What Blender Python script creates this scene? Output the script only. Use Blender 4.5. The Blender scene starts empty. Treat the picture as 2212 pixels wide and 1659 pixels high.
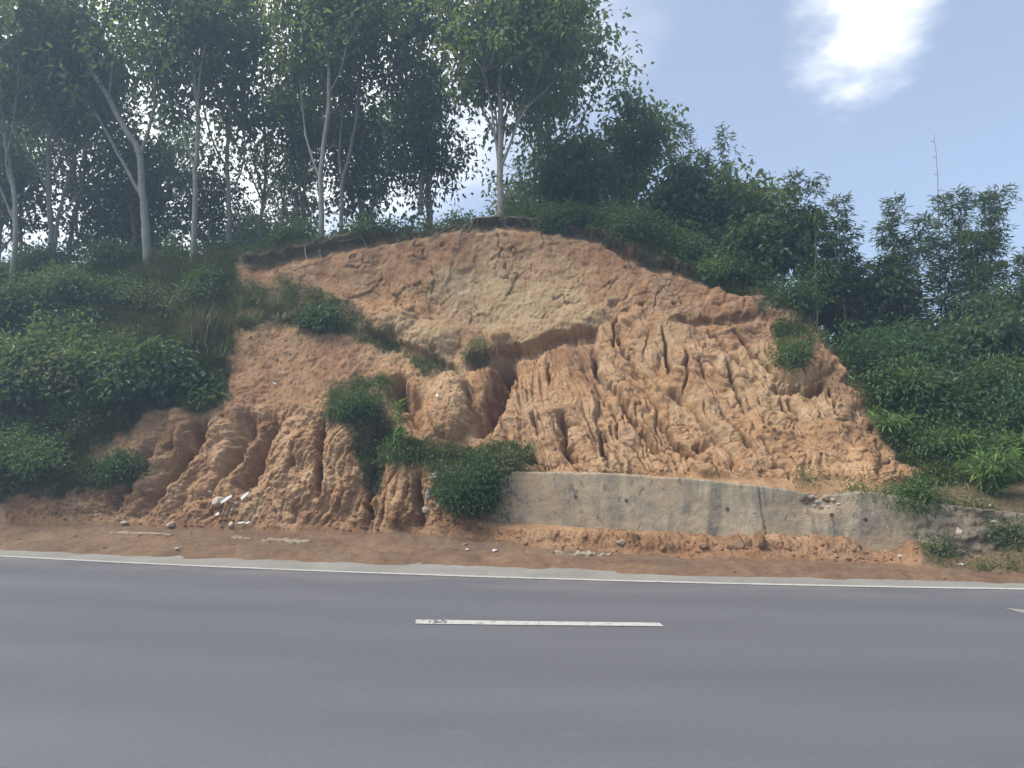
import bpy, math, random
import numpy as np
from mathutils import Vector, Matrix
random.seed(7)
RNG = np.random.default_rng(11)
SC = bpy.context.scene
COL = SC.collection

# ------------------------------------------------------------------ camera
CAM_H = 1.95
PITCH = math.atan(0.1156)
FD = 1475.0                      # focal length in units of a 2212 x 1659 picture
cam = bpy.data.cameras.new('camera')
cam.sensor_width = 36.0
cam.lens = FD / 2212.0 * 36.0
cam.clip_start = 0.1
cam.clip_end = 6000
cam_o = bpy.data.objects.new('camera', cam)
cam_o.location = (0, 0, CAM_H)
cam_o.rotation_euler = (math.radians(90) + PITCH, 0, 0)
COL.objects.link(cam_o)
SC.camera = cam_o

# ------------------------------------------------------------------ light
SUN_EL = math.radians(56)
SUN_AZ = math.radians(-104)       # measured from +Y, negative = to the left
sun_dir = Vector((math.sin(SUN_AZ) * math.cos(SUN_EL), math.cos(SUN_AZ) * math.cos(SUN_EL), math.sin(SUN_EL)))
world = bpy.data.worlds.new('World')
SC.world = world
world.use_nodes = True
wn, wl = world.node_tree.nodes, world.node_tree.links
wn.clear()
w_out = wn.new('ShaderNodeOutputWorld')
w_bg = wn.new('ShaderNodeBackground')
w_bg.inputs['Strength'].default_value = 0.063
sky = wn.new('ShaderNodeTexSky')
sky.sky_type = 'NISHITA'
sky.sun_disc = False
sky.sun_elevation = SUN_EL
sky.sun_rotation = SUN_AZ
sky.altitude = 300
sky.air_density = 1.0
sky.dust_density = 1.2
sky.ozone_density = 1.0
# scattered fair-weather clouds over the whole dome, one of them up on the right
tc = wn.new('ShaderNodeTexCoord')
def wmath(op, a=None, b=None, c=None):
    n = wn.new('ShaderNodeMath'); n.operation = op
    for i, v in enumerate((a, b, c)):
        if v is None: continue
        if isinstance(v, (int, float)): n.inputs[i].default_value = v
        else: wl.new(v, n.inputs[i])
    return n.outputs[0]
def D_dir(u, v):
    cx = (u - 1106) / FD; cy = -(v - 829.5) / FD
    d = Vector((cx, math.cos(PITCH) - cy * math.sin(PITCH), math.sin(PITCH) + cy * math.cos(PITCH)))
    return d
sep = wn.new('ShaderNodeSeparateXYZ'); wl.new(tc.outputs['Generated'], sep.inputs[0])
zc = wmath('ADD', wmath('MAXIMUM', sep.outputs[2], 0.0), 0.12)
px = wmath('DIVIDE', sep.outputs[0], zc); py = wmath('DIVIDE', sep.outputs[1], zc)
comb = wn.new('ShaderNodeCombineXYZ'); wl.new(px, comb.inputs[0]); wl.new(py, comb.inputs[1])
ns = wn.new('ShaderNodeTexNoise'); ns.inputs['Scale'].default_value = 2.1; ns.inputs['Detail'].default_value = 7; ns.inputs['Roughness'].default_value = 0.55
wl.new(comb.outputs[0], ns.inputs['Vector'])
ns2 = wn.new('ShaderNodeTexNoise'); ns2.inputs['Scale'].default_value = 7.0; ns2.inputs['Detail'].default_value = 6; ns2.inputs['Roughness'].default_value = 0.6
wl.new(comb.outputs[0], ns2.inputs['Vector'])
def cloud_blob(u, v, ru, rv, shear):
    d = D_dir(u, v).normalized(); k = 1.0 / (d.z + 0.12)
    c = (d.x * k, d.y * k)
    # local axes of the cloud in the cloud plane, from neighbouring directions
    def pl(a, b):
        q = D_dir(a, b).normalized(); kk = 1.0 / (q.z + 0.12); return np.array((q.x * kk, q.y * kk))
    A = np.stack([pl(u + 1 + 0, v) - pl(u, v), pl(u + shear, v + 1) - pl(u, v)], 1)
    Ai = np.linalg.inv(A)
    dx = wmath('SUBTRACT', px, c[0]); dy = wmath('SUBTRACT', py, c[1])
    a = wmath('DIVIDE', wmath('ADD', wmath('MULTIPLY', dx, float(Ai[0, 0])), wmath('MULTIPLY', dy, float(Ai[0, 1]))), ru)
    b = wmath('DIVIDE', wmath('ADD', wmath('MULTIPLY', dx, float(Ai[1, 0])), wmath('MULTIPLY', dy, float(Ai[1, 1]))), rv)
    r2 = wmath('ADD', wmath('MULTIPLY', a, a), wmath('MULTIPLY', b, b))
    return wmath('SUBTRACT', 1.0, wmath('SQRT', r2))
blob = cloud_blob(1880, 30, 175, 280, -0.3)
m1 = wmath('ADD', blob, wmath('MULTIPLY', wmath('SUBTRACT', ns2.outputs[0], 0.5), 1.5))
blob2 = cloud_blob(250, 260, 1050, 620, 0.0)
mb = wmath('ADD', blob2, wmath('MULTIPLY', wmath('SUBTRACT', ns.outputs[0], 0.5), 0.9))
mr3 = wn.new('ShaderNodeMapRange'); mr3.interpolation_type = 'SMOOTHSTEP'
mr3.inputs[1].default_value = -0.1; mr3.inputs[2].default_value = 0.55
wl.new(mb, mr3.inputs[0])
mr = wn.new('ShaderNodeMapRange'); mr.interpolation_type = 'SMOOTHSTEP'
mr.inputs[1].default_value = -0.12; mr.inputs[2].default_value = 1.25
wl.new(m1, mr.inputs[0])
mr2 = wn.new('ShaderNodeMapRange'); mr2.interpolation_type = 'SMOOTHSTEP'
mr2.inputs[1].default_value = 0.66; mr2.inputs[2].default_value = 0.9
wl.new(ns.outputs[0], mr2.inputs[0])
cl = wmath('MAXIMUM', wmath('MAXIMUM', mr.outputs[0], wmath('MULTIPLY', mr3.outputs[0], 0.85)), wmath('MULTIPLY', mr2.outputs[0], 0.8))
mixw = wn.new('ShaderNodeMixRGB'); mixw.inputs[2].default_value = (9.5, 9.3, 9.0, 1)
wl.new(cl, mixw.inputs[0]); wl.new(sky.outputs[0], mixw.inputs[1])
veil = wn.new('ShaderNodeMixRGB'); veil.inputs[0].default_value = 0.22; veil.inputs[2].default_value = (4.2, 3.9, 3.5, 1)
wl.new(mixw.outputs[0], veil.inputs[1]); wl.new(veil.outputs[0], w_bg.inputs[0]); wl.new(w_bg.outputs[0], w_out.inputs[0])

sun = bpy.data.lights.new('sun', 'SUN')
sun.energy = 1.5
sun.angle = math.radians(35)
sun.color = (1.0, 0.95, 0.87)
sun_o = bpy.data.objects.new('sun', sun)
sun_o.rotation_euler = sun_dir.to_track_quat('Z', 'Y').to_euler()
COL.objects.link(sun_o)

SC.view_settings.view_transform = 'Standard'
SC.view_settings.look = 'None'
SC.view_settings.exposure = 1.96
SC.view_settings.gamma = 1.0
SC.cycles.max_bounces = 6
SC.cycles.transparent_max_bounces = 8
SC.cycles.volume_bounces = 0
SC.cycles.use_denoising = True

# ------------------------------------------------------------------ helpers
def P(u, v, d):
    """world point seen at picture position (u, v) at distance d along Y"""
    q = D_dir(u, v)
    return Vector((0, 0, CAM_H)) + q * (d / q.y)
def Pn(u, v, d):
    u = np.asarray(u, float); v = np.asarray(v, float)
    cx = (u - 1106) / FD; cy = -(v - 829.5) / FD
    qy = math.cos(PITCH) - cy * math.sin(PITCH); qz = math.sin(PITCH) + cy * math.cos(PITCH)
    k = d / qy
    return np.stack([cx * k, d + 0 * k, CAM_H + qz * k], -1)
def proj(p):
    p = np.asarray(p, float)
    y = p[..., 1]; z = p[..., 2] - CAM_H
    f = y * math.cos(PITCH) + z * math.sin(PITCH); h = -y * math.sin(PITCH) + z * math.cos(PITCH)
    return np.stack([1106 + FD * p[..., 0] / f, 829.5 - FD * h / f], -1)

_perm = np.random.default_rng(3).permutation(256); _perm = np.concatenate([_perm, _perm, _perm])
_ga = np.random.default_rng(4).random(256) * 2 * np.pi
def perlin(x, y, seed=0):
    x = np.asarray(x, float) + seed * 17.31; y = np.asarray(y, float) + seed * 9.17
    xi = np.floor(x).astype(int); yi = np.floor(y).astype(int)
    fx = x - xi; fy = y - yi
    u = fx * fx * fx * (fx * (fx * 6 - 15) + 10); v = fy * fy * fy * (fy * (fy * 6 - 15) + 10)
    def g(ix, iy, dx, dy):
        a = _ga[_perm[_perm[ix & 255] + (iy & 255)]]
        return np.cos(a) * dx + np.sin(a) * dy
    n00 = g(xi, yi, fx, fy); n10 = g(xi + 1, yi, fx - 1, fy)
    n01 = g(xi, yi + 1, fx, fy - 1); n11 = g(xi + 1, yi + 1, fx - 1, fy - 1)
    return ((n00 * (1 - u) + n10 * u) * (1 - v) + (n01 * (1 - u) + n11 * u) * v) * 1.5
def fbm(x, y, o=4, seed=0, gain=0.5):
    a = 1.0; s = 0; f = 1.0
    for i in range(o):
        s = s + a * perlin(x * f, y * f, seed + i * 5); a *= gain; f *= 2.03
    return s
def voronoi(x, y, seed=0):
    x = np.asarray(x, float); y = np.asarray(y, float)
    xi = np.floor(x).astype(int); yi = np.floor(y).astype(int)
    f1 = np.full(x.shape, 9.0); f2 = np.full(x.shape, 9.0); idv = np.zeros(x.shape)
    for dx in (-1, 0, 1):
        for dy in (-1, 0, 1):
            h = _perm[_perm[(xi + dx + seed) & 255] + ((yi + dy) & 255)]
            h2 = _perm[h + 57]; h3 = _perm[h2 + 31]
            d = np.hypot(xi + dx + 0.1 + 0.8 * h / 255 - x, yi + dy + 0.1 + 0.8 * h2 / 255 - y)
            n = d < f1
            f2 = np.where(n, f1, np.minimum(f2, d)); f1 = np.where(n, d, f1); idv = np.where(n, h3 / 255., idv)
    return f1, f2, idv
def smooth(a, b, x):
    t = np.clip((x - a) / (b - a), 0, 1); return t * t * (3 - 2 * t)
def seg_dist(u, v, pts):
    """distance to a polyline and the position along it (0..1)"""
    best = np.full(u.shape, 1e9); par = np.zeros(u.shape); n = len(pts) - 1
    for i in range(n):
        ax, ay = pts[i]; bx, by = pts[i + 1]
        L2 = (bx - ax) ** 2 + (by - ay) ** 2
        t = np.clip(((u - ax) * (bx - ax) + (v - ay) * (by - ay)) / L2, 0, 1)
        d = np.hypot(u - ax - t * (bx - ax), v - ay - t * (by - ay))
        m = d < best
        best = np.where(m, d, best); par = np.where(m, (i + t) / n, par)
    return best, par
def poly_sd(u, v, pts):
    """positive inside a polygon"""
    d, _ = seg_dist(u, v, list(pts) + [pts[0]])
    ins = np.zeros(u.shape, bool); n = len(pts); j = n - 1
    for i in range(n):
        xi, yi = pts[i]; xj, yj = pts[j]
        if yi != yj:
            c = ((yi > v) != (yj > v)) & (u < (xj - xi) * (v - yi) / (yj - yi) + xi)
            ins ^= c
        j = i
    return np.where(ins, d, -d)

def mesh_np(name, verts, faces, mat=None, smooth_sh=True, attrs=None):
    verts = np.asarray(verts, np.float32).reshape(-1, 3); faces = np.asarray(faces, np.int32)
    k = faces.shape[1]
    me = bpy.data.meshes.new(name)
    me.vertices.add(len(verts)); me.vertices.foreach_set('co', verts.ravel())
    me.loops.add(faces.size); me.loops.foreach_set('vertex_index', faces.ravel())
    me.polygons.add(len(faces)); me.polygons.foreach_set('loop_start', np.arange(0, faces.size, k, dtype=np.int32))
    me.polygons.foreach_set('use_smooth', np.full(len(faces), smooth_sh))
    me.update(calc_edges=True)
    for an, (dom, typ, data) in (attrs or {}).items():
        at = me.attributes.new(an, typ, dom)
        at.data.foreach_set('color' if 'COLOR' in typ else 'value', np.asarray(data, np.float32).ravel())
    if mat: me.materials.append(mat)
    return me
def link(name, data, parent=None, loc=None):
    o = bpy.data.objects.new(name, data); COL.objects.link(o)
    if parent: o.parent = parent
    if loc is not None: o.location = loc
    return o
def tag(o, label=None, cat=None, group=None, kind=None):
    for k, v in (('label', label), ('category', cat), ('group', group), ('kind', kind)):
        if v: o[k] = v
    return o
def empty(name, loc, label, cat, group=None):
    o = bpy.data.objects.new(name, None); o.empty_display_size = 0.2; COL.objects.link(o)
    o.location = loc
    return tag(o, label, cat, group)
def copy_thing(o, loc, rz, sc, label=None, group=None):
    c = o.copy(); COL.objects.link(c)
    c.location = loc; c.rotation_euler = (0, 0, rz); c.scale = sc if hasattr(sc, '__len__') else (sc, sc, sc)
    if label: c['label'] = label
    if group: c['group'] = group
    for ch in o.children:
        k = ch.copy(); COL.objects.link(k); k.parent = c
    return c

def tube_np(pts, radii, n=7):
    pts = np.asarray(pts, float); m = len(pts)
    t = np.gradient(pts, axis=0); t /= np.linalg.norm(t, axis=1)[:, None] + 1e-9
    ref = np.array((0.31, 0.77, 0.2)) if abs(t[0] @ np.array((1.0, 0, 0))) > 0.8 else np.array((1.0, 0.1, 0.05))
    vs = []
    a = np.linspace(0, 2 * np.pi, n, endpoint=False)
    for i in range(m):
        u = np.cross(t[i], ref); u /= np.linalg.norm(u) + 1e-9; w = np.cross(t[i], u)
        vs.append(pts[i] + radii[i] * (np.cos(a)[:, None] * u + np.sin(a)[:, None] * w))
    vs = np.concatenate(vs)
    i, j = np.meshgrid(np.arange(m - 1), np.arange(n), indexing='ij'); j2 = (j + 1) % n
    f = np.stack([i * n + j, i * n + j2, (i + 1) * n + j2, (i + 1) * n + j], -1).reshape(-1, 4)
    return vs, f
class Acc:
    def __init__(s): s.v = []; s.f = []; s.n = 0
    def add(s, v, f): s.v.append(v); s.f.append(f + s.n); s.n += len(v)
    def get(s): return np.concatenate(s.v), np.concatenate(s.f)
def resample(pts, step, jit=0.0, rng=RNG):
    pts = np.asarray(pts, float)
    # Catmull-Rom through the points
    if len(pts) > 2:
        q = np.concatenate([[2 * pts[0] - pts[1]], pts, [2 * pts[-1] - pts[-2]]]); out = []
        for i in range(1, len(q) - 2):
            n = max(2, int(np.linalg.norm(q[i + 1] - q[i]) / step))
            for t in np.linspace(0, 1, n, endpoint=False):
                out.append(0.5 * (2 * q[i] + (q[i + 1] - q[i - 1]) * t + (2 * q[i - 1] - 5 * q[i] + 4 * q[i + 1] - q[i + 2]) * t * t + (3 * q[i] - q[i - 1] - 3 * q[i + 1] + q[i + 2]) * t ** 3))
        out.append(pts[-1]); pts = np.array(out)
    else:
        n = max(2, int(np.linalg.norm(pts[1] - pts[0]) / step)); pts = pts[0] + (pts[1] - pts[0]) * np.linspace(0, 1, n + 1)[:, None]
    if jit: pts[1:-1] += rng.normal(0, jit, pts[1:-1].shape)
    return pts
def unit(a): return a / (np.linalg.norm(a, axis=-1, keepdims=True) + 1e-9)
def leaf_quads(c, ax, nr, L, W, fold=0.15):
    """diamond leaves: base c, length axis ax, rough normal nr"""
    ax = unit(ax); sd = unit(np.cross(ax, nr)); up = np.cross(sd, ax)
    L = np.broadcast_to(L, (len(c),))[:, None]; W = np.broadcast_to(W, (len(c),))[:, None]
    mid = c + ax * L * 0.45
    v = np.stack([c, mid + sd * W * 0.5 + up * W * fold, c + ax * L - up * L * 0.12, mid - sd * W * 0.5 + up * W * fold], 1).reshape(-1, 3)
    f = np.arange(len(c) * 4).reshape(-1, 4)
    return v, f
def blade_quads(c, ax, L, W, bend):
    """curved narrow blades of two quads"""
    n = len(c); ax = unit(ax); hz = ax.copy(); hz[:, 2] = 0; hz = unit(hz + 1e-6)
    sd = unit(np.cross(ax, np.array((0, 0, 1.0)) + 0.01 * hz))
    L = np.broadcast_to(L, (n,))[:, None]; W = np.broadcast_to(W, (n,))[:, None]; bend = np.broadcast_to(bend, (n,))[:, None]
    m = c + ax * L * 0.5 + hz * L * bend * 0.25; t = c + ax * L * 0.9 + hz * L * bend; t[:, 2:] -= L * bend * 0.5
    v = np.stack([c - sd * W * .5, c + sd * W * .5, m + sd * W * .45, m - sd * W * .45, t + sd * W * .05, t - sd * W * .05], 1).reshape(-1, 3)
    b = np.arange(n)[:, None] * 6
    f = np.concatenate([b + np.array([0, 1, 2, 3]), b + np.array([3, 2, 4, 5])])
    return v, f

# ------------------------------------------------------------------ materials
def new_mat(name):
    m = bpy.data.materials.new(name); m.use_nodes = True
    nt = m.node_tree; b = nt.nodes['Principled BSDF']
    return m, nt, b
def nd(nt, typ, **kw):
    n = nt.nodes.new(typ)
    for k, v in kw.items():
        if k in n.inputs.keys(): n.inputs[k].default_value = v
        else: setattr(n, k, v)
    return n
def noise(nt, scale, detail=4, rough=0.55, vec=None, dist=0.0):
    n = nd(nt, 'ShaderNodeTexNoise', Scale=scale, Detail=detail, Roughness=rough, Distortion=dist)
    if vec is not None: nt.links.new(vec, n.inputs['Vector'])
    return n.outputs[0]
def objco(nt, scale=(1, 1, 1)):
    t = nd(nt, 'ShaderNodeTexCoord'); mp = nd(nt, 'ShaderNodeMapping'); mp.inputs['Scale'].default_value = scale
    nt.links.new(t.outputs['Object'], mp.inputs[0]); return mp.outputs[0]
def ramp(nt, fac, stops):
    r = nd(nt, 'ShaderNodeValToRGB'); e = r.color_ramp.elements
    while len(e) < len(stops): e.new(0.5)
    for el, (p, c) in zip(e, stops):
        el.position = p; el.color = (c[0], c[1], c[2], 1) if hasattr(c, '__len__') else (c, c, c, 1)
    nt.links.new(fac, r.inputs[0]); return r.outputs[0]
def mix(nt, f, a, b, mode='MIX'):
    n = nd(nt, 'ShaderNodeMixRGB', blend_type=mode)
    for i, x in enumerate((f, a, b)):
        if hasattr(x, 'is_output') or hasattr(x, 'links'): nt.links.new(x, n.inputs[i])
        elif hasattr(x, '__len__'): n.inputs[i].default_value = (x[0], x[1], x[2], 1)
        else: n.inputs[i].default_value = x
    return n.outputs[0]
def bump(nt, b, h, strength, dist):
    n = nd(nt, 'ShaderNodeBump', Strength=strength, Distance=dist)
    nt.links.new(h, n.inputs['Height']); nt.links.new(n.outputs[0], b.inputs['Normal']); return n

def leaf_mat(name, cols, trans=0.4, tcol=None, rough=0.5):
    m, nt, b = new_mat(name)
    at = nd(nt, 'ShaderNodeAttribute', attribute_name='rnd')
    c = ramp(nt, at.outputs['Fac'], [(i / (len(cols) - 1), x) for i, x in enumerate(cols)])
    nt.links.new(c, b.inputs['Base Color']); b.inputs['Roughness'].default_value = rough
    b.inputs['Specular IOR Level'].default_value = 0.35
    tr = nd(nt, 'ShaderNodeBsdfTranslucent')
    tc2 = mix(nt, 0.6, c, tcol or (0.16, 0.22, 0.03))
    nt.links.new(tc2, tr.inputs[0])
    ms = nd(nt, 'ShaderNodeMixShader'); ms.inputs[0].default_value = trans
    nt.links.new(b.outputs[0], ms.inputs[1]); nt.links.new(tr.outputs[0], ms.inputs[2])
    nt.links.new(ms.outputs[0], nt.nodes['Material Output'].inputs[0])
    return m
M = {}
M['leaf_tree'] = leaf_mat('leaf_tree', [(0.03, 0.065, 0.03), (0.05, 0.1, 0.035), (0.08, 0.135, 0.045), (0.14, 0.17, 0.055)], 0.58, (0.26, 0.32, 0.07))
M['leaf_far'] = leaf_mat('leaf_far', [(0.03, 0.06, 0.03), (0.05, 0.09, 0.035), (0.075, 0.125, 0.045)], 0.45, (0.18, 0.24, 0.05))
M['leaf_bamboo'] = leaf_mat('leaf_bamboo', [(0.03, 0.06, 0.025), (0.05, 0.09, 0.03), (0.08, 0.12, 0.035), (0.13, 0.13, 0.05)], 0.35)
M['leaf_bush'] = leaf_mat('leaf_bush', [(0.045, 0.085, 0.03), (0.075, 0.135, 0.042), (0.115, 0.175, 0.055), (0.165, 0.205, 0.07)], 0.4)
M['leaf_dark'] = leaf_mat('leaf_dark', [(0.03, 0.072, 0.034), (0.052, 0.11, 0.043), (0.085, 0.15, 0.05)], 0.4)
M['leaf_vine'] = leaf_mat('leaf_vine', [(0.07, 0.11, 0.04), (0.11, 0.16, 0.055), (0.16, 0.205, 0.075), (0.23, 0.255, 0.11)], 0.4)
M['leaf_lime'] = leaf_mat('leaf_lime', [(0.08, 0.155, 0.035), (0.125, 0.225, 0.05), (0.20, 0.30, 0.075)], 0.35)
M['grass'] = leaf_mat('grass', [(0.06, 0.095, 0.03), (0.10, 0.135, 0.045), (0.16, 0.165, 0.07), (0.24, 0.205, 0.11)], 0.25)
M['dry_grass'] = leaf_mat('dry_grass', [(0.09, 0.085, 0.04), (0.15, 0.13, 0.07), (0.22, 0.18, 0.1)], 0.25)

def mk_bark():
    m, nt, b = new_mat('pale_bark')
    co = objco(nt, (1, 1, 0.45)); n1 = noise(nt, 4.0, 5, 0.6, co); n2 = noise(nt, 26.0, 4, 0.6, co)
    c = ramp(nt, n1, [(0.28, (0.09, 0.085, 0.07)), (0.5, (0.19, 0.175, 0.145)), (0.72, (0.30, 0.285, 0.245))])
    c = mix(nt, 0.35, c, ramp(nt, n2, [(0.35, (0.09, 0.08, 0.065)), (0.6, (0.4, 0.38, 0.33))]))
    nt.links.new(c, b.inputs['Base Color']); b.inputs['Roughness'].default_value = 0.85
    bump(nt, b, n2, 0.5, 0.03); return m
M['bark'] = mk_bark()
def mk_twig():
    m, nt, b = new_mat('brown_stem')
    n1 = noise(nt, 9.0, 4, 0.6, objco(nt))
    nt.links.new(ramp(nt, n1, [(0.3, (0.06, 0.05, 0.035)), (0.7, (0.17, 0.14, 0.1))]), b.inputs['Base Color'])
    b.inputs['Roughness'].default_value = 0.85; return m
M['stem'] = mk_twig()
def mk_culm():
    m, nt, b = new_mat('bamboo_culm')
    n1 = noise(nt, 6.0, 4, 0.6, objco(nt))
    nt.links.new(ramp(nt, n1, [(0.3, (0.12, 0.14, 0.06)), (0.7, (0.27, 0.26, 0.14))]), b.inputs['Base Color'])
    b.inputs['Roughness'].default_value = 0.55; return m
M['culm'] = mk_culm()

def mk_soil(name, use_attr, damp=0.6):
    m, nt, b = new_mat(name)
    co = objco(nt)
    n_big = noise(nt, 0.55, 5, 0.6, co, 0.6); n_mid = noise(nt, 2.3, 6, 0.62, co, 0.4); n_f = noise(nt, 14.0, 6, 0.65, co); n_g = noise(nt, 60.0, 4, 0.7, co)
    base = ramp(nt, n_mid, [(0.28, (0.236, 0.126, 0.062)), (0.45, (0.325, 0.19, 0.097)), (0.6, (0.395, 0.246, 0.135)), (0.78, (0.48, 0.33, 0.195))])
    red = ramp(nt, n_mid, [(0.3, (0.17, 0.088, 0.046)), (0.5, (0.24, 0.135, 0.072)), (0.75, (0.34, 0.215, 0.12))])
    if use_attr:
        at = nd(nt, 'ShaderNodeAttribute', attribute_name='zone'); sp = nd(nt, 'ShaderNodeSeparateColor'); nt.links.new(at.outputs['Color'], sp.inputs[0])
        cream = ramp(nt, n_mid, [(0.3, (0.30, 0.196, 0.102)), (0.5, (0.365, 0.258, 0.145)), (0.72, (0.435, 0.33, 0.205))])
        pink = ramp(nt, n_f, [(0.3, (0.33, 0.205, 0.12)), (0.6, (0.46, 0.32, 0.205))])
        c = mix(nt, sp.outputs[2], base, red)
        c = mix(nt, sp.outputs[0], c, cream)
        # pale weathered patches
        pm = ramp(nt, n_big, [(0.52, 0.0), (0.66, 0.4)])
        c = mix(nt, pm, c, pink)
        hum = ramp(nt, n_f, [(0.3, (0.05, 0.038, 0.024)), (0.7, (0.12, 0.085, 0.055))])
        c = mix(nt, sp.outputs[1], c, hum)
        litter = ramp(nt, n_f, [(0.3, (0.075, 0.065, 0.035)), (0.55, (0.13, 0.11, 0.06)), (0.75, (0.21, 0.165, 0.1))])
        c = mix(nt, at.outputs['Alpha'], c, litter)
    else:
        c = mix(nt, ramp(nt, n_big, [(0.4, 0.0), (0.62, 1.0)]), red, base)
        dust = ramp(nt, noise(nt, 1.1, 5, 0.6, objco(nt, (0.35, 1.3, 1))), [(0.5, 0.0), (0.7, 0.5)])
        c = mix(nt, dust, c, (0.27, 0.20, 0.145))
        c = mix(nt, damp, c, (0.105, 0.078, 0.057))
    c = mix(nt, 0.5, c, ramp(nt, n_f, [(0.25, (0.45, 0.42, 0.4)), (0.55, (1, 1, 1)), (0.8, (1.25, 1.25, 1.25))]), 'MULTIPLY')
    c = mix(nt, 0.35, c, ramp(nt, n_g, [(0.3, (0.55, 0.5, 0.48)), (0.6, (1.1, 1.1, 1.1))]), 'MULTIPLY')
    nt.links.new(c, b.inputs['Base Color']); b.inputs['Roughness'].default_value = 0.95
    b.inputs['Specular IOR Level'].default_value = 0.15
    nfl = noise(nt, 5.5, 5, 0.6, co, 0.5)
    mul = nd(nt, 'ShaderNodeMath', operation='MULTIPLY'); nt.links.new(nfl, mul.inputs[0]); mul.inputs[1].default_value = 6.0
    frc = nd(nt, 'ShaderNodeMath', operation='FRACT'); nt.links.new(mul.outputs[0], frc.inputs[0])
    c = mix(nt, 0.16, c, ramp(nt, frc.outputs[0], [(0.0, (0.62, 0.58, 0.55)), (0.25, (0.95, 0.94, 0.93)), (0.9, (1.18, 1.18, 1.18))]), 'MULTIPLY')
    nt.links.new(c, b.inputs['Base Color'])
    add0 = nd(nt, 'ShaderNodeMath', operation='MULTIPLY_ADD'); nt.links.new(frc.outputs[0], add0.inputs[0]); add0.inputs[1].default_value = 0.12; nt.links.new(n_f, add0.inputs[2]); n_f = add0.outputs[0]
    hsum = nd(nt, 'ShaderNodeMath', operation='MULTIPLY_ADD'); nt.links.new(n_g, hsum.inputs[0]); hsum.inputs[1].default_value = 0.35; nt.links.new(n_f, hsum.inputs[2])
    bump(nt, b, hsum.outputs[0], 0.5, 0.045)
    return m
M['bank'] = mk_soil('bank_soil', True)
M['verge'] = mk_soil('verge_soil', False)
def mk_asphalt():
    m, nt, b = new_mat('asphalt')
    co = objco(nt); n1 = noise(nt, 0.35, 5, 0.6, objco(nt, (0.22, 1.0, 1)), 0.3); n2 = noise(nt, 90, 3, 0.7, co); n3 = noise(nt, 420, 2, 0.6, co); n4 = noise(nt, 3.0, 5, 0.6, objco(nt, (0.3, 1, 1)))
    c = ramp(nt, n1, [(0.3, (0.104, 0.104, 0.113)), (0.55, (0.122, 0.122, 0.130)), (0.75, (0.142, 0.140, 0.146))])
    c = mix(nt, 0.35, c, ramp(nt, n2, [(0.35, (0.55, 0.55, 0.57)), (0.65, (1.35, 1.35, 1.34))]), 'MULTIPLY')
    c = mix(nt, 0.25, c, ramp(nt, n3, [(0.35, (0.5, 0.5, 0.5)), (0.7, (1.5, 1.5, 1.5))]), 'MULTIPLY')
    c = mix(nt, ramp(nt, n4, [(0.62, 0.0), (0.78, 0.22)]), c, (0.23, 0.215, 0.20))
    # tyre-polished bands and pale dust carried on to the lane from the verge
    at = nd(nt, 'ShaderNodeAttribute', attribute_name='across'); wob_ = noise(nt, 0.5, 3, 0.5, objco(nt, (0.3, 1, 1)))
    q = nd(nt, 'ShaderNodeMath', operation='MULTIPLY_ADD'); nt.links.new(wob_, q.inputs[0]); q.inputs[1].default_value = 0.06; nt.links.new(at.outputs['Fac'], q.inputs[2])
    tb = ramp(nt, q.outputs[0], [(0.0, 1.0), (0.14, 1.06), (0.22, 0.95), (0.32, 1.05), (0.42, 0.94), (0.52, 1.02), (0.62, 0.93), (0.72, 1.05), (0.8, 0.94), (0.88, 1.0)])
    c = mix(nt, 1.0, c, tb, 'MULTIPLY')
    dm = ramp(nt, at.outputs['Fac'], [(0.80, 0.0), (0.97, 1.0)]); dn = ramp(nt, noise(nt, 1.3, 6, 0.65, objco(nt, (0.35, 1.2, 1))), [(0.42, 0.0), (0.68, 0.75)])
    c = mix(nt, mix(nt, 1.0, dm, dn, 'MULTIPLY'), c, (0.23, 0.195, 0.165))
    n5 = noise(nt, 22, 4, 0.7, co)
    c = mix(nt, 0.3, c, ramp(nt, n5, [(0.3, (0.7, 0.7, 0.7)), (0.7, (1.25, 1.25, 1.25))]), 'MULTIPLY')
    nt.links.new(c, b.inputs['Base Color']); b.inputs['Roughness'].default_value = 0.72
    b.inputs['Specular IOR Level'].default_value = 0.3
    bump(nt, b, n2, 0.35, 0.008); return m
M['asphalt'] = mk_asphalt()
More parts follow.
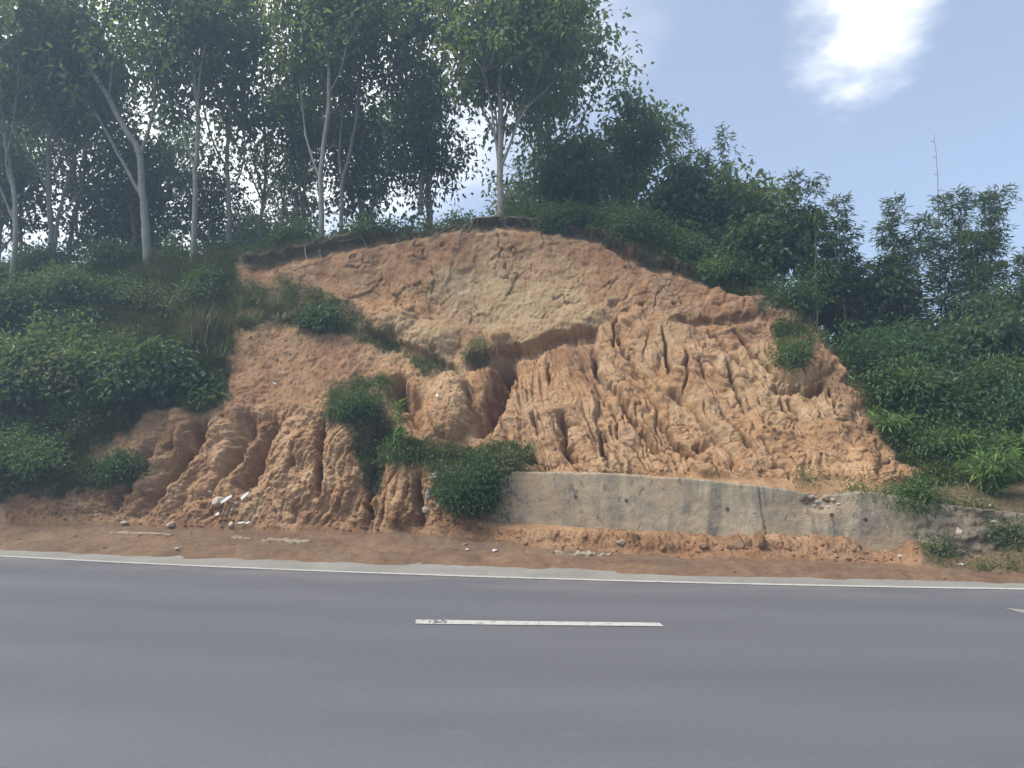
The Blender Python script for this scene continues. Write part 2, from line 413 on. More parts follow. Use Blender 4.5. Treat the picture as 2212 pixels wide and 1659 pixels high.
def mk_concrete(name, dark, light, stain):
    m, nt, b = new_mat(name)
    n1 = noise(nt, 1.0, 6, 0.62, objco(nt), 0.3); ns_ = noise(nt, 1.6, 5, 0.6, objco(nt, (1.7, 1.7, 0.28)), 0.5); nf = noise(nt, 30, 5, 0.65, objco(nt))
    c = ramp(nt, n1, [(0.3, dark), (0.7, light)])
    if stain:
        c = mix(nt, ramp(nt, ns_, [(0.44, 0.0), (0.6, 0.8)]), c, (0.15, 0.135, 0.105))
        c = mix(nt, ramp(nt, noise(nt, 2.6, 6, 0.7, objco(nt, (1, 1, .7)), 0.8), [(0.47, 0.0), (0.6, 0.55)]), c, (0.19, 0.175, 0.14))
        c = mix(nt, ramp(nt, noise(nt, 0.8, 5, 0.6, objco(nt, (1, 1, 1.6))), [(0.42, 0.0), (0.62, 0.75)]), c, (0.36, 0.265, 0.165))
        c = mix(nt, ramp(nt, noise(nt, 5.0, 3, 0.5, objco(nt, (1.2, 1.2, 0.8))), [(0.61, 0.0), (0.66, 0.6)]), c, (0.10, 0.095, 0.08))
    if stain:
        # soil splashed over the foot, washed over the lip and caked over the right end
        t = nd(nt, 'ShaderNodeTexCoord'); sx = nd(nt, 'ShaderNodeSeparateXYZ'); nt.links.new(t.outputs['Object'], sx.inputs[0])
        q = nd(nt, 'ShaderNodeMath', operation='MULTIPLY_ADD'); nt.links.new(noise(nt, 2.2, 5, 0.65, objco(nt)), q.inputs[0]); q.inputs[1].default_value = 4.0; nt.links.new(sx.outputs[0], q.inputs[2])
        mrn = nd(nt, 'ShaderNodeMapRange'); nt.links.new(q.outputs[0], mrn.inputs[0]); mrn.inputs[1].default_value = 8.8; mrn.inputs[2].default_value = 10.6
        cake = ramp(nt, noise(nt, 5.0, 5, 0.65, objco(nt)), [(0.3, (0.12, 0.095, 0.065)), (0.55, (0.20, 0.155, 0.115)), (0.75, (0.28, 0.23, 0.185))])
        c = mix(nt, mrn.outputs[0], c, cake)
        q2 = nd(nt, 'ShaderNodeMath', operation='MULTIPLY_ADD'); nt.links.new(noise(nt, 3.0, 5, 0.65, objco(nt, (1.5, 1.5, .4))), q2.inputs[0]); q2.inputs[1].default_value = -0.9; nt.links.new(sx.outputs[2], q2.inputs[2])
        mr4 = nd(nt, 'ShaderNodeMapRange'); nt.links.new(q2.outputs[0], mr4.inputs[0]); mr4.inputs[1].default_value = 0.12; mr4.inputs[2].default_value = -0.25; mr4.inputs[3].default_value = 0.0; mr4.inputs[4].default_value = 0.65
        c = mix(nt, mr4.outputs[0], c, (0.31, 0.215, 0.13))
    c = mix(nt, 0.55, c, ramp(nt, nf, [(0.3, (0.55, 0.53, 0.5)), (0.65, (1.15, 1.15, 1.15))]), 'MULTIPLY')
    nt.links.new(c, b.inputs['Base Color']); b.inputs['Roughness'].default_value = 0.9
    bump(nt, b, nf, 0.6, 0.035); return m
M['wall'] = mk_concrete('old_concrete', (0.32, 0.26, 0.175), (0.43, 0.36, 0.25), True)
M['shoulder'] = mk_concrete('shoulder_concrete', (0.21, 0.195, 0.17), (0.29, 0.275, 0.24), False)
M['stone'] = mk_concrete('grey_stone', (0.36, 0.305, 0.24), (0.54, 0.465, 0.38), False)
M['slab'] = mk_concrete('pale_slab', (0.27, 0.21, 0.145), (0.38, 0.31, 0.225), False)
def mk_paint():
    m, nt, b = new_mat('road_paint')
    n1 = noise(nt, 14, 5, 0.65, objco(nt)); n2 = noise(nt, 1.2, 3, 0.5, objco(nt))
    c = ramp(nt, n1, [(0.3, (0.2, 0.195, 0.18)), (0.42, (0.40, 0.39, 0.35)), (0.7, (0.50, 0.49, 0.44))])
    c = mix(nt, ramp(nt, noise(nt, 6, 6, 0.7, objco(nt)), [(0.56, 0.0), (0.66, 0.8)]), c, (0.16, 0.158, 0.16))
    c = mix(nt, ramp(nt, n2, [(0.55, 0.0), (0.72, 0.4)]), c, (0.36, 0.28, 0.21))
    nt.links.new(c, b.inputs['Base Color']); b.inputs['Roughness'].default_value = 0.7; return m
M['paint'] = mk_paint()
def mk_plain(name, c1, c2, sc=8, rough=0.7):
    m, nt, b = new_mat(name)
    nt.links.new(ramp(nt, noise(nt, sc, 4, 0.6, objco(nt)), [(0.3, c1), (0.7, c2)]), b.inputs['Base Color']); b.inputs['Roughness'].default_value = rough; return m
M['white'] = mk_plain('white_shard', (0.40, 0.38, 0.34), (0.62, 0.60, 0.57))
M['scuff'] = mk_plain('tar_scuff', (0.09, 0.09, 0.095), (0.2, 0.2, 0.2), 20)
M['hole'] = mk_plain('weep_pipe', (0.05, 0.045, 0.04), (0.1, 0.09, 0.075))
M['land'] = mk_plain('far_land', (0.05, 0.07, 0.03), (0.12, 0.11, 0.06), 0.2, 0.95)

# ------------------------------------------------------------------ ground, road
def edge_y(x):                    # far edge line of the road
    x = np.asarray(x, float)
    xc = np.clip(x, -16, 13)
    y = 11.97 - 0.185 * xc + 0.0063 * xc * xc
    sl = -0.185 + 0.0126 * xc
    return y + sl * (x - xc)
g = link('ground', mesh_np('ground', [(-3000, -3000, -0.35), (3000, -3000, -0.35), (3000, 3000, -0.35), (-3000, 3000, -0.35)], [[0, 1, 2, 3]], M['land'])); tag(g, 'wide green land under the hill and road', 'ground', kind='structure')
def strip(name, xs, y0, y1, z, mat, nrow=2, across=False):
    xs = np.asarray(xs, float); rows = []
    for t in np.linspace(0, 1, nrow): rows.append(np.stack([xs, y0 + (y1 - y0) * t, np.full_like(xs, 0) + z], -1))
    v = np.concatenate(rows); n = len(xs)
    i, j = np.meshgrid(np.arange(nrow - 1), np.arange(n - 1), indexing='ij'); a = i * n + j
    at = {'across': ('POINT', 'FLOAT', np.repeat(np.linspace(0, 1, nrow), n))} if across else None
    return mesh_np(name, v, np.stack([a, a + 1, a + n + 1, a + n], -1).reshape(-1, 4), mat, True, at)
XS = np.linspace(-60, 60, 241)
o = link('road', strip('road', XS, edge_y(XS) - 8.4, edge_y(XS) + 0.4, 0.0, M['asphalt'], 2, True)); tag(o, 'grey asphalt two lane road', 'road', kind='structure')
XS2 = np.linspace(-60, 60, 1201)
jit = 0.03 * perlin(XS2 * 1.3, XS2 * 0, 2) + 0.012 * perlin(XS2 * 7, XS2 * 0, 4)
o = link('road_shoulder', strip('road_shoulder', XS2, edge_y(XS2) + 0.07 + jit, edge_y(XS2) + 2.6, 0.004, M['shoulder'])); tag(o, 'pale concrete shoulder strip beside the road', 'shoulder', kind='structure')
jit2 = 0.008 * perlin(XS2 * 5, XS2 * 0, 9)
o = link('edge_line', strip('edge_line', XS2, edge_y(XS2) - 0.065 + jit2, edge_y(XS2) + 0.065 + jit2 * 0.5, 0.008, M['paint'])); tag(o, 'continuous white edge line along the far side of the road', 'road marking', kind='structure')
a, b_, c_, d_ = P(898, 1350, 8.25), P(1434, 1354.5, 8.1), P(1424, 1347.5, 8.3), P(898, 1340.5, 8.4)
def gp(u, v):                     # point of the road plane seen at (u, v)
    q = D_dir(u, v); return Vector((0, 0, CAM_H)) + q * (CAM_H / -q.z)
def flat_poly(name, uv, z, mat):
    vs = [gp(*p) for p in uv]
    me = bpy.data.meshes.new(name); me.from_pydata([(p.x, p.y, z) for p in vs], [], [list(range(len(vs)))]); me.materials.append(mat); return me
o = link('lane_dash', flat_poly('lane_dash', [(898, 1348.5), (1100, 1351), (1434, 1354), (1424, 1346.5), (1100, 1342.5), (898, 1339.5)], 0.008, M['paint'])); tag(o, 'white dashed centre line mark with a worn pointed end', 'road marking', kind='structure')
me = bpy.data.meshes.new('tar_scuff'); vv = []; ff = []
rs = random.Random(5)
for k in range(22):
    u0 = 928 + rs.random() * 34; v0 = 1341.5 + rs.random() * 5.5; n = len(vv)
    w = 1.5 + rs.random() * 5; h = 0.6 + rs.random() * 1.1
    for i in range(6):
        aa = i / 6 * 6.283; q = gp(u0 + w * math.cos(aa) * rs.uniform(.6, 1), v0 + h * math.sin(aa) * rs.uniform(.6, 1)); vv.append((q.x, q.y, 0.0105 + k * 0.0001))
    ff.append(list(range(n, n + 6)))
me.from_pydata(vv, [], ff); me.materials.append(M['scuff'])
o = link('faded_mark', flat_poly('faded_mark', [(2168, 1314), (2215, 1318), (2290, 1330), (2290, 1335), (2205, 1324)], 0.006, M['shoulder'])); tag(o, 'faded pale paint mark at the right edge of the road', 'road marking', kind='structure')
sc_o = link('tar_scuff', me, bpy.data.objects['lane_dash'])

# ------------------------------------------------------------------ hill (cut bank, slopes, plateau)
# each column: picture x, then (picture y, distance) from the toe up to the crest
PROF = {
 -420: [(1105, 19.0), (1080, 19.2), (1068, 19.3), (990, 20.0), (850, 21.2), (700, 22.6), (575, 24.0)],
 0:    [(1120, 18.0), (1085, 18.2), (1070, 18.3), (1000, 18.9), (850, 20.2), (700, 21.7), (580, 23.2)],
 250:  [(1130, 17.5), (1105, 17.6), (1090, 17.7), (1010, 18.2), (880, 19.3), (720, 21.0), (575, 23.0)],
 500:  [(1141, 17.0), (1112, 17.15), (1095, 17.25), (1000, 17.8), (880, 18.7), (705, 20.6), (553, 22.4)],
 700:  [(1144, 16.6), (1117, 16.75), (1100, 16.85), (1000, 17.3), (880, 17.9), (700, 20.3), (508, 21.3)],
 900:  [(1150, 16.2), (1125, 16.35), (1110, 16.4), (1010, 16.9), (900, 17.6), (770, 19.4), (487, 20.9)],
 1020: [(1158, 15.7), (1135, 15.9), (1120, 16.0), (1015, 16.4), (900, 17.2), (765, 19.3), (468, 20.7)],
 1080: [(1168, 15.1), (1136, 15.4), (1120, 16.0), (1020, 16.1), (900, 17.0), (745, 19.1), (463, 20.6)],
 1300: [(1197, 14.2), (1152, 14.6), (1135, 15.35), (1026, 15.3), (880, 16.5), (700, 18.6), (492, 20.0)],
 1500: [(1207, 13.6), (1160, 14.0), (1144, 14.75), (1039, 14.7), (900, 16.0), (690, 18.3), (575, 19.3)],
 1700: [(1212, 13.1), (1166, 13.45), (1150, 14.15), (1060, 14.1), (900, 15.5), (770, 17.0), (647, 18.2)],
 1800: [(1213, 12.9), (1170, 13.2), (1155, 13.85), (1068, 13.8), (930, 15.0), (830, 16.1), (745, 17.3)],
 1900: [(1216, 12.7), (1186, 12.95), (1170, 13.55), (1068, 13.55), (1010, 14.1), (950, 14.8), (890, 15.8)],
 2000: [(1222, 12.3), (1204, 12.6), (1190, 13.3), (1095, 13.3), (1050, 13.7), (1010, 14.3), (935, 15.6)],
 2212: [(1238, 11.7), (1217, 11.95), (1203, 12.7), (1118, 12.65), (1080, 12.9), (1040, 13.6), (950, 15.2)],
 2640: [(1275, 10.6), (1255, 10.8), (1240, 11.5), (1150, 11.5), (1110, 11.8), (1065, 12.5), (985, 14.2)]}
TL = np.array([0, 0.055, 0.085, 0.25, 0.5, 0.75, 1.0])
pk = np.array(sorted(PROF)); pv = np.array([PROF[k] for k in pk], float)
CU = np.concatenate([np.arange(-420, -30, 10), np.arange(-30, 2250, 2.0), np.arange(2250, 2641, 10)])
NR = 430
T = np.linspace(0, 1, NR)
lev = np.stack([np.stack([np.interp(CU, pk, pv[:, i, j]) for j in (0, 1)], -1) for i in range(7)], 0)   # 7, C, 2
# soften the columns sideways
def conv_cols(a, s):
    w = np.exp(-0.5 * (np.arange(-3 * s, 3 * s + 1) / s) ** 2); w /= w.sum()
    pad = np.pad(a, ((0, 0), (3 * s, 3 * s)), mode='edge')
    return np.stack([np.convolve(r, w, 'valid') for r in pad])
for j in (0, 1): lev[:, :, j] = conv_cols(lev[:, :, j], 9)
DV = np.stack([np.interp(T, TL, lev[:, c, 0]) for c in range(len(CU))], 1)     # NR, C
DD = np.stack([np.interp(T, TL, lev[:, c, 1]) for c in range(len(CU))], 1)
DD = conv_cols(DD.T, 5).T; DV = conv_cols(DV.T, 3).T
U, V = np.meshgrid(CU, np.zeros(NR)); V = DV
base = Pn(U, V, DD)

def gnorm(p):
    du = np.gradient(p, axis=1); dv = np.gradient(p, axis=0)
    n = np.cross(du, dv); n = unit(n); return n
nrm0 = gnorm(base)
# widen the normals so that displacement follows the general slope
nrm0 = unit(np.stack([conv_cols(conv_cols(nrm0[..., k], 14).T, 14).T for k in range(3)], -1))
Wx, Wz = base[..., 0], base[..., 2]

bank_poly = [(225, 960), (330, 890), (440, 890), (490, 850), (505, 720), (520, 570), (640, 530), (860, 490), (990, 462), (1200, 470), (1300, 490), (1385, 540), (1480, 570), (1600, 608), (1690, 640), (1762, 655), (1770, 730), (1835, 810), (1875, 905), (1915, 950), (1995, 1015), (1960, 1075), (2000, 1300), (-420, 1300), (-420, 1060), (0, 1055), (130, 1035)]
wob = fbm(U / 60, V / 60, 4, 3) * 22
bare = smooth(-14, 16, poly_sd(U, V, bank_poly) + wob)
g_polys = [[(480, 610), (560, 600), (660, 610), (760, 670), (900, 760), (1010, 790), (1000, 815), (900, 800), (760, 730), (640, 715), (500, 720)],
           [(690, 850), (760, 805), (845, 820), (830, 900), (900, 960), (1060, 950), (1150, 960), (1160, 1005), (1080, 1020), (1090, 1100), (960, 1110), (930, 1040), (870, 980), (815, 1060), (775, 1040), (745, 920), (700, 905)],
           [(60, 1015), (260, 985), (245, 1060), (150, 1070), (0, 1080)],
           [(1660, 690), (1760, 690), (1760, 800), (1680, 780)],
           [(1890, 1050), (2020, 1020), (2212, 1050), (2300, 1240), (2000, 1200), (1960, 1110)],
           [(1010, 700), (1075, 730), (1050, 770), (1000, 790)]]
veg = 1 - bare
for gpoly in g_polys:
    veg = np.maximum(veg, smooth(-10, 14, poly_sd(U, V, gpoly) + wob * 0.8) * 0.9)

# --- relief of the bank
apx, apy = 1190., 180.
phi = np.arctan2(U - apx, V - apy); rr = np.hypot(U - apx, V - apy)
rill_poly = [(1035, 790), (1110, 735), (1200, 700), (1290, 690), (1330, 655), (1440, 690), (1640, 690), (1700, 760), (1860, 880), (1990, 1010), (2000, 1090), (1060, 1060), (1040, 930)]
rill_m = smooth(-10, 30, poly_sd(U, V, rill_poly) + wob * 0.6)
left_poly = [(260, 1150), (300, 980), (440, 890), (640, 870), (740, 900), (800, 1040), (860, 985), (920, 1010), (950, 1160)]
left_m = smooth(-8, 22, poly_sd(U, V, left_poly) + wob * 0.4)
face_poly = [(520, 575), (700, 520), (990, 465), (1200, 475), (1380, 540), (1640, 620), (1650, 690), (1440, 680), (1300, 670), (1190, 712), (1110, 738), (1010, 770), (900, 700), (760, 650), (560, 620)]
face_m = smooth(-8, 20, poly_sd(U, V, face_poly) + wob * 0.4)
wl_zone = smooth(1050, 1085, U) * (1 - smooth(2290, 2320, U)) * smooth(1150, 1135, V - 0.02 * (U - 1100)) * smooth(1015, 1030, V - 0.03 * np.clip(U - 1300, 0, 700))
H = np.zeros_like(U)
phr = np.arctan2(U - 1000., V - 370.) ; phl = phi; rr_r = np.hypot(U - 1000., V - 370.)
wph = phi + 0.035 * fbm(U / 70, V / 70, 3, 21) + 0.02 * fbm(U / 25, V / 25, 2, 22)
def rill(freq, stretch, seed, sharp):
    n = np.abs(perlin(wph * freq, rr / stretch, seed)) * 1.7
    return np.clip(n, 0, 1) ** sharp
r2 = rill(19, 230, 32, 0.75)
wpr = phr + 0.045 * fbm(U / 110, V / 110, 2, 21) + 0.010 * fbm(U / 30, V / 30, 2, 22)
def rill_r(freq, stretch, seed, sharp):
    return np.clip(np.abs(perlin(wpr * freq, rr_r / stretch, seed)) * 1.7, 0, 1) ** sharp
def ridge_r(freq, stretch, seed):
    return 1 - np.clip(np.abs(perlin(wpr * freq, rr_r / stretch, seed)) * 1.8, 0, 1) ** 0.8
def thin_r(freq, stretch, seed, w):
    return -np.exp(-np.abs(perlin(wpr * freq, rr_r / stretch, seed)) / w) * (0.25 + 0.75 * smooth(-0.35, 0.45, perlin(wpr * freq * 0.5, rr_r / 170, seed + 3)))
Hr = (rill_r(5.5, 600, 31, 0.8) - 0.5) * 0.10 + (ridge_r(9, 500, 34) - 0.5) * 0.09 + thin_r(6.5, 800, 31, 0.04) * 0.34 + thin_r(12, 560, 36, 0.05) * 0.26 + thin_r(23, 400, 37, 0.06) * 0.17 + thin_r(44, 260, 38, 0.08) * 0.10
H += rill_m * Hr * (0.6 + 0.25 * smooth(700, 860, V))
wpl = np.arctan2(U - 1000., V - 330.) * 1.0 + 0.03 * fbm(U / 130, V / 130, 2, 24) + 0.004 * fbm(U / 30, V / 30, 2, 25)
rl = np.hypot(U - 1000., V - 330.)
Hl = (np.clip(np.abs(perlin(wpl * 12, rl / 700, 36)) * 1.7, 0, 1) ** .8 - .4) * 0.20 - 0.16 * np.exp(-np.abs(perlin(wpl * 15, rl / 500, 39)) / 0.05) - 0.09 * np.exp(-np.abs(perlin(wpl * 32, rl / 320, 40)) / 0.07) + 0.035 * fbm(wpl * 55, rl / 70, 3, 49, .6)
H += left_m * (0.75 * Hl + 0.02 * fbm(Wx * 11, Wz * 10, 3, 50, .65))
# general roughness
H += bare * (1 - 0.7 * face_m) * (0.10 * fbm(Wx * 1.1, Wz * 1.4, 3, 41) + 0.03 * (1 - 0.75 * rill_m) * (1 - 0.0 * left_m) * fbm(Wx * 6, Wz * 6, 4, 42, 0.6))
H += rill_m * (0.03 * fbm(wpr * 30, rr_r / 110, 3, 46, 0.6) + 0.014 * fbm(wpr * 90, rr_r / 40, 3, 47, 0.6))
H += rill_m * 0.02 * np.floor(2.5 * (fbm(U / 60, V / 38, 3, 48) + 1)) * smooth(760, 900, V)
H += (1 - bare) * 0.15 * fbm(Wx * 0.8, Wz * 0.8, 3, 43)
# crumbled lumps on the bank, bigger low down
f1, f2, cid = voronoi(Wx * 3.1 + 0.35 * fbm(Wx * 2, Wz * 2, 2, 51), Wz * 3.6 + 0.35 * fbm(Wx * 2, Wz * 2, 2, 52), 3)
H += (bare * (0.25 + 0.75 * smooth(1000, 1110, V)) * (1 - 0.8 * face_m) * (1 - 0.7 * rill_m) * (1 - 0.75 * left_m)) * (0.055 * (cid - 0.5) - 0.03 * np.exp(-((f2 - f1) / 0.09) ** 2))
f1b, f2b, cidb = voronoi(Wx * 7.5 + 0.3 * fbm(Wx * 5, Wz * 5, 2, 53), Wz * 8.5, 9)
slope_m = smooth(-15, 25, poly_sd(U, V, [(500, 720), (640, 715), (760, 740), (850, 800), (700, 860), (640, 890), (480, 890)]))
H += bare * (1 - 0.9 * face_m) * (1 - 0.8 * slope_m) * (1 - 0.7 * rill_m) * (1 - 0.3 * left_m) * (0.3 + 0.5 * smooth(900, 1080, V)) * (0.03 * (cidb - 0.5) - 0.01 * np.exp(-((f2b - f1b) / 0.1) ** 2))
H += bare * (1 - 0.85 * face_m) * (1 - 0.8 * rill_m) * (1 - 0.6 * left_m) * (0.022 * np.abs(fbm(Wx * 9, Wz * 7, 3, 44, 0.6)) + 0.02 * fbm(Wx * 16, Wz * 14, 2, 45))
# upper face: flaked slabs with thin cracks
fa, fb, cc = voronoi(Wx * 0.95 + 0.5 * fbm(Wx, Wz, 3, 61), Wz * 1.1 + 0.5 * fbm(Wx, Wz, 3, 62), 17)
crk = smooth(0.1, 0.5, fbm(Wx * 0.7, Wz * 0.7, 2, 63) + 0.25)
H += face_m * (0.085 * (cc - 0.5) * smooth(0.0, 0.12, fb - fa) - 0.11 * crk * np.exp(-((fb - fa) / 0.03) ** 2) + 0.12 * fbm(Wx * 0.5, Wz * 0.4, 2, 64) + 0.012 * fbm(Wx * 8, Wz * 8, 3, 66))
fa, fb, cc2 = voronoi(Wx * 2.6 + 0.4 * fbm(Wx * 2, Wz * 2, 3, 65), Wz * 2.6, 29)
H += face_m * (0.02 * (cc2 - 0.5) - 0.04 * np.exp(-((fb - fa) / 0.05) ** 2) * crk)

_gw = U + 7 * fbm(U / 22, V / 22, 2, 71)
def gully(pts, w, depth, w2=None, wall=2.0, uw=7):
    d, t = seg_dist(_gw, V, pts)
    ww = w + ((w2 if w2 else w) - w) * t
    ends = smooth(0, 0.25, t) * (1 - 0.7 * smooth(0.7, 1.0, t))
    return -depth * np.exp(-np.abs(d / ww) ** wall) * ends
GUL = [
 ([(450, 895), (415, 960), (350, 1040), (296, 1112)], 13, 0.75, 16), ([(548, 885), (520, 950), (488, 1020)], 20, 0.50, 14),
 ([(600, 890), (575, 945), (545, 1010), (522, 1052)], 19, 0.80, 12), ([(690, 900), (695, 985), (691, 1075)], 6, 0.6, 6),
 ([(345, 930), (300, 1000), (255, 1075), (240, 1110)], 12, 0.40, 14), ([(660, 930), (640, 990), (632, 1040)], 6, 0.22, 5),
 ([(795, 1050), (797, 1140)], 6, 0.55, 6), ([(906, 1015), (907, 1140)], 5, 0.45, 6), ([(835, 905), (815, 985), (797, 1055)], 24, 0.85, 14),
 ([(1072, 748), (1091, 795), (1069, 863), (1036, 925)], 20, 1.25, 17), ([(867, 805), (866, 845), (862, 868)], 15, 0.95, 18),
 ([(905, 830), (890, 880), (905, 930)], 18, 0.55, 16), ([(1000, 845), (1024, 870), (1036, 925)], 9, 0.4, 8),
 ([(1431, 695), (1440, 760), (1452, 812)], 5, 0.45, 5), ([(1480, 738), (1486, 805), (1478, 845)], 5, 0.35, 4), ([(1513, 770), (1525, 820)], 4, 0.35, 4),
 ([(1572, 775), (1580, 812), (1595, 855), (1603, 885)], 6, 0.45, 6), ([(1510, 690), (1575, 760), (1620, 800)], 5, 0.3, 4),
 ([(1582, 695), (1610, 740), (1662, 795), (1697, 820)], 5, 0.4, 5), ([(1676, 858), (1700, 885), (1722, 915)], 6, 0.4, 4), ([(1705, 860), (1726, 905)], 4, 0.35, 4), ([(1790, 830), (1800, 870), (1812, 895)], 6, 0.4, 4),
 ([(1280, 735), (1290, 805), (1345, 860), (1358, 892)], 8, 0.5, 9), ([(1182, 780), (1186, 833)], 6, 0.4, 5), ([(1205, 880), (1216, 915), (1225, 985), (1245, 995)], 12, 0.6, 8),
 ([(1149, 890), (1162, 940)], 8, 0.35, 7), ([(1296, 920), (1300, 960), (1315, 1010)], 7, 0.45, 7), ([(1410, 895), (1465, 965), (1525, 1005)], 8, 0.4, 7),
 ([(1340, 870), (1390, 940), (1430, 990)], 9, 0.4, 8), ([(1330, 690), (1350, 760), (1420, 850)], 6, 0.3, 6), ([(1545, 870), (1590, 930), (1640, 985)], 7, 0.35, 6),
 ([(1400, 700), (1395, 760), (1330, 735)], 3, 0.15, 3), ([(1330, 680), (1325, 745)], 5, 0.4, 4), ([(1500, 960), (1510, 975), (1530, 965)], 10, 0.35, 8)]
for pts, w, dp, w2 in GUL:
    nar = 0.72 if pts[0][0] > 1120 else 0.9
    H += gully(pts, w * nar, dp * (0.9 if nar < .8 else 1.1), w2 * nar)
def knob(u, v, ru, rv, h):
    q = ((U + 5 * fbm(U / 25, V / 25, 2, 75) - u) / ru) ** 2 + ((V - v) / rv) ** 2
    return h * np.clip(1 - q, 0, 1) ** 0.7
H += knob(975, 880, 52, 72, 0.55) + knob(640, 1000, 62, 110, 0.35) + knob(862, 1070, 40, 85, 0.35) + knob(735, 1010, 42, 100, 0.3) + knob(470, 960, 40, 60, 0.2) + knob(395, 920, 30, 55, 0.25)
H += knob(925, 735, 70, 45, 0.3) + knob(840, 690, 60, 40, 0.25) + knob(1080, 725, 24, 16, 0.2) + knob(1740, 800, 60, 26, 0.35) + knob(1580, 660, 28, 26, 0.2) + knob(1620, 662, 26, 28, 0.18) + knob(1550, 640, 22, 24, 0.15)
# overhanging lower lips: recess just below the line
def lip(pts, h, dep, uw=5):
    vv_ = V + uw * fbm(U / 18, V / 60, 3, 77); n = np.array(pts)
    yl = np.interp(U, n[:, 0], n[:, 1], left=-1e4, right=-1e4)
    k = np.where(yl > 0, 1.0, 0.0); e = smooth(n[0, 0], n[0, 0] + 25, U) * (1 - smooth(n[-1, 0] - 25, n[-1, 0], U))
    dl = vv_ - yl
    return -dep * k * e * smooth(0, 6, dl) * (1 - smooth(h * 0.35, h, dl))
H += lip([(1003, 771), (1047, 751), (1114, 742), (1154, 735), (1191, 716), (1240, 706), (1300, 698)], 45, 0.45)
H += lip([(1660, 818), (1697, 829), (1758, 829), (1790, 820)], 28, 0.4) + lip([(1443, 680), (1533, 684), (1640, 680)], 26, 0.18)
H += lip([(780, 705), (860, 735), (930, 770), (1000, 790)], 30, 0.25)
H += lip([(520, 560), (640, 535), (860, 490), (990, 468), (1200, 476), (1300, 497), (1380, 542), (1480, 573), (1640, 622)], 40, 0.3)
# flaking crust: one-sided little scarps
def saw(n, k):
    q = n * k; return q - np.floor(q)
nf1 = fbm(U / 75 + 0.3 * perlin(U / 30, V / 30, 7), V / 60, 3, 121, 0.55); nf2 = fbm(U / 26, V / 24, 3, 122, 0.55)
H += bare * (1 - 0.45 * face_m) * (1 - 0.7 * slope_m) * (1 - 0.85 * left_m) * (0.04 * saw(nf1, 1.3) + 0.008 * saw(nf2, 1.5))
H += face_m * 0.02 * saw(fbm(U / 160, V / 130, 3, 123), 1.6)
# soil heaps at the foot of the wall
heap = smooth(1150, 1170, V) * smooth(1060, 1100, U)
H += heap * (0.22 * np.clip(fbm(Wx * 1.3, V / 60, 3, 81), -0.3, 1) + 0.06 * (cid - 0.4))
H *= (1 - 0.96 * wl_zone)
toe_fade = smooth(0, 0.05, np.broadcast_to(T[:, None], U.shape))
H *= 0.25 + 0.75 * toe_fade
bank = base + nrm0 * H[..., None]
# crest lip overhangs a little; ragged skyline
# --- land behind the crest
top = bank[-1]
back = []
bu = CU
right = smooth(1650, 1950, bu)
for dd, zl, in ((0.5, 0.05), (1.2, 0.12), (2.2, 0.2), (3.5, 0.25), (5, 0.25), (8, 0.2), (12, 0.0), (20, -0.6), (35, -1.5), (60, -4), (120, -10)):
    y = top[:, 1] + dd
    z_l = top[:, 2] + zl
    ztarget = np.interp(bu, [1700, 1900, 2212, 2640], [6.6, 4.6, 3.8, 3.6])
    z_r = top[:, 2] + (np.maximum(ztarget, top[:, 2]) - top[:, 2]) * min(1, dd / 3.5) + (zl if dd > 10 else 0)
    z = z_l * (1 - right) + z_r * right + 0.10 * fbm(top[:, 0] * 0.9, y * 0.9, 3, 91)
    x = top[:, 0] * (y / top[:, 1])
    back.append(np.stack([x, y, z], -1))
skirt = bank[:1].copy(); skirt[..., 2] -= 0.8; skirt[..., 1] -= 0.1
allp = np.concatenate([skirt, bank, np.array(back)], 0)
NRT, NC = allp.shape[:2]
ii, jj = np.meshgrid(np.arange(NRT - 1), np.arange(NC - 1), indexing='ij'); aa = ii * NC + jj
hf = np.stack([aa, aa + 1, aa + NC + 1, aa + NC], -1).reshape(-1, 4)
# soil zones (what the ground is made of)
cream_poly = [(930, 640), (960, 560), (1060, 510), (1200, 520), (1260, 590), (1290, 690), (1190, 715), (1050, 745), (1000, 700), (960, 680)]
cream2 = [(780, 680), (880, 670), (1000, 700), (1010, 790), (900, 770), (790, 730)]
cream3 = [(1540, 760), (1680, 780), (1800, 790), (1870, 900), (1700, 910), (1560, 860)]
cr = np.maximum(smooth(-45, 40, poly_sd(U, V, cream_poly) + wob * 1.6), 0.75 * smooth(-20, 30, poly_sd(U, V, cream2) + wob))
cr = np.maximum(cr, 0.55 * smooth(-30, 30, poly_sd(U, V, cream3) + wob))
cr = np.maximum(cr, 0.5 * smooth(0.1, 0.5, fbm(U / 120, V / 120, 3, 95)) * bare)
crest_v = np.interp(U, CU, V[-1])
dcrest = V - crest_v
hum = (1 - smooth(6, 34, dcrest + wob * 0.7 - 6)) * smooth(1900, 1700, U) * (0.9)
hum = np.maximum(hum, 0.2 * (1 - bare))
red = np.maximum(smooth(25, 45, dcrest) * (1 - smooth(70, 150, dcrest + wob * 1.6)) * 0.85, 0)
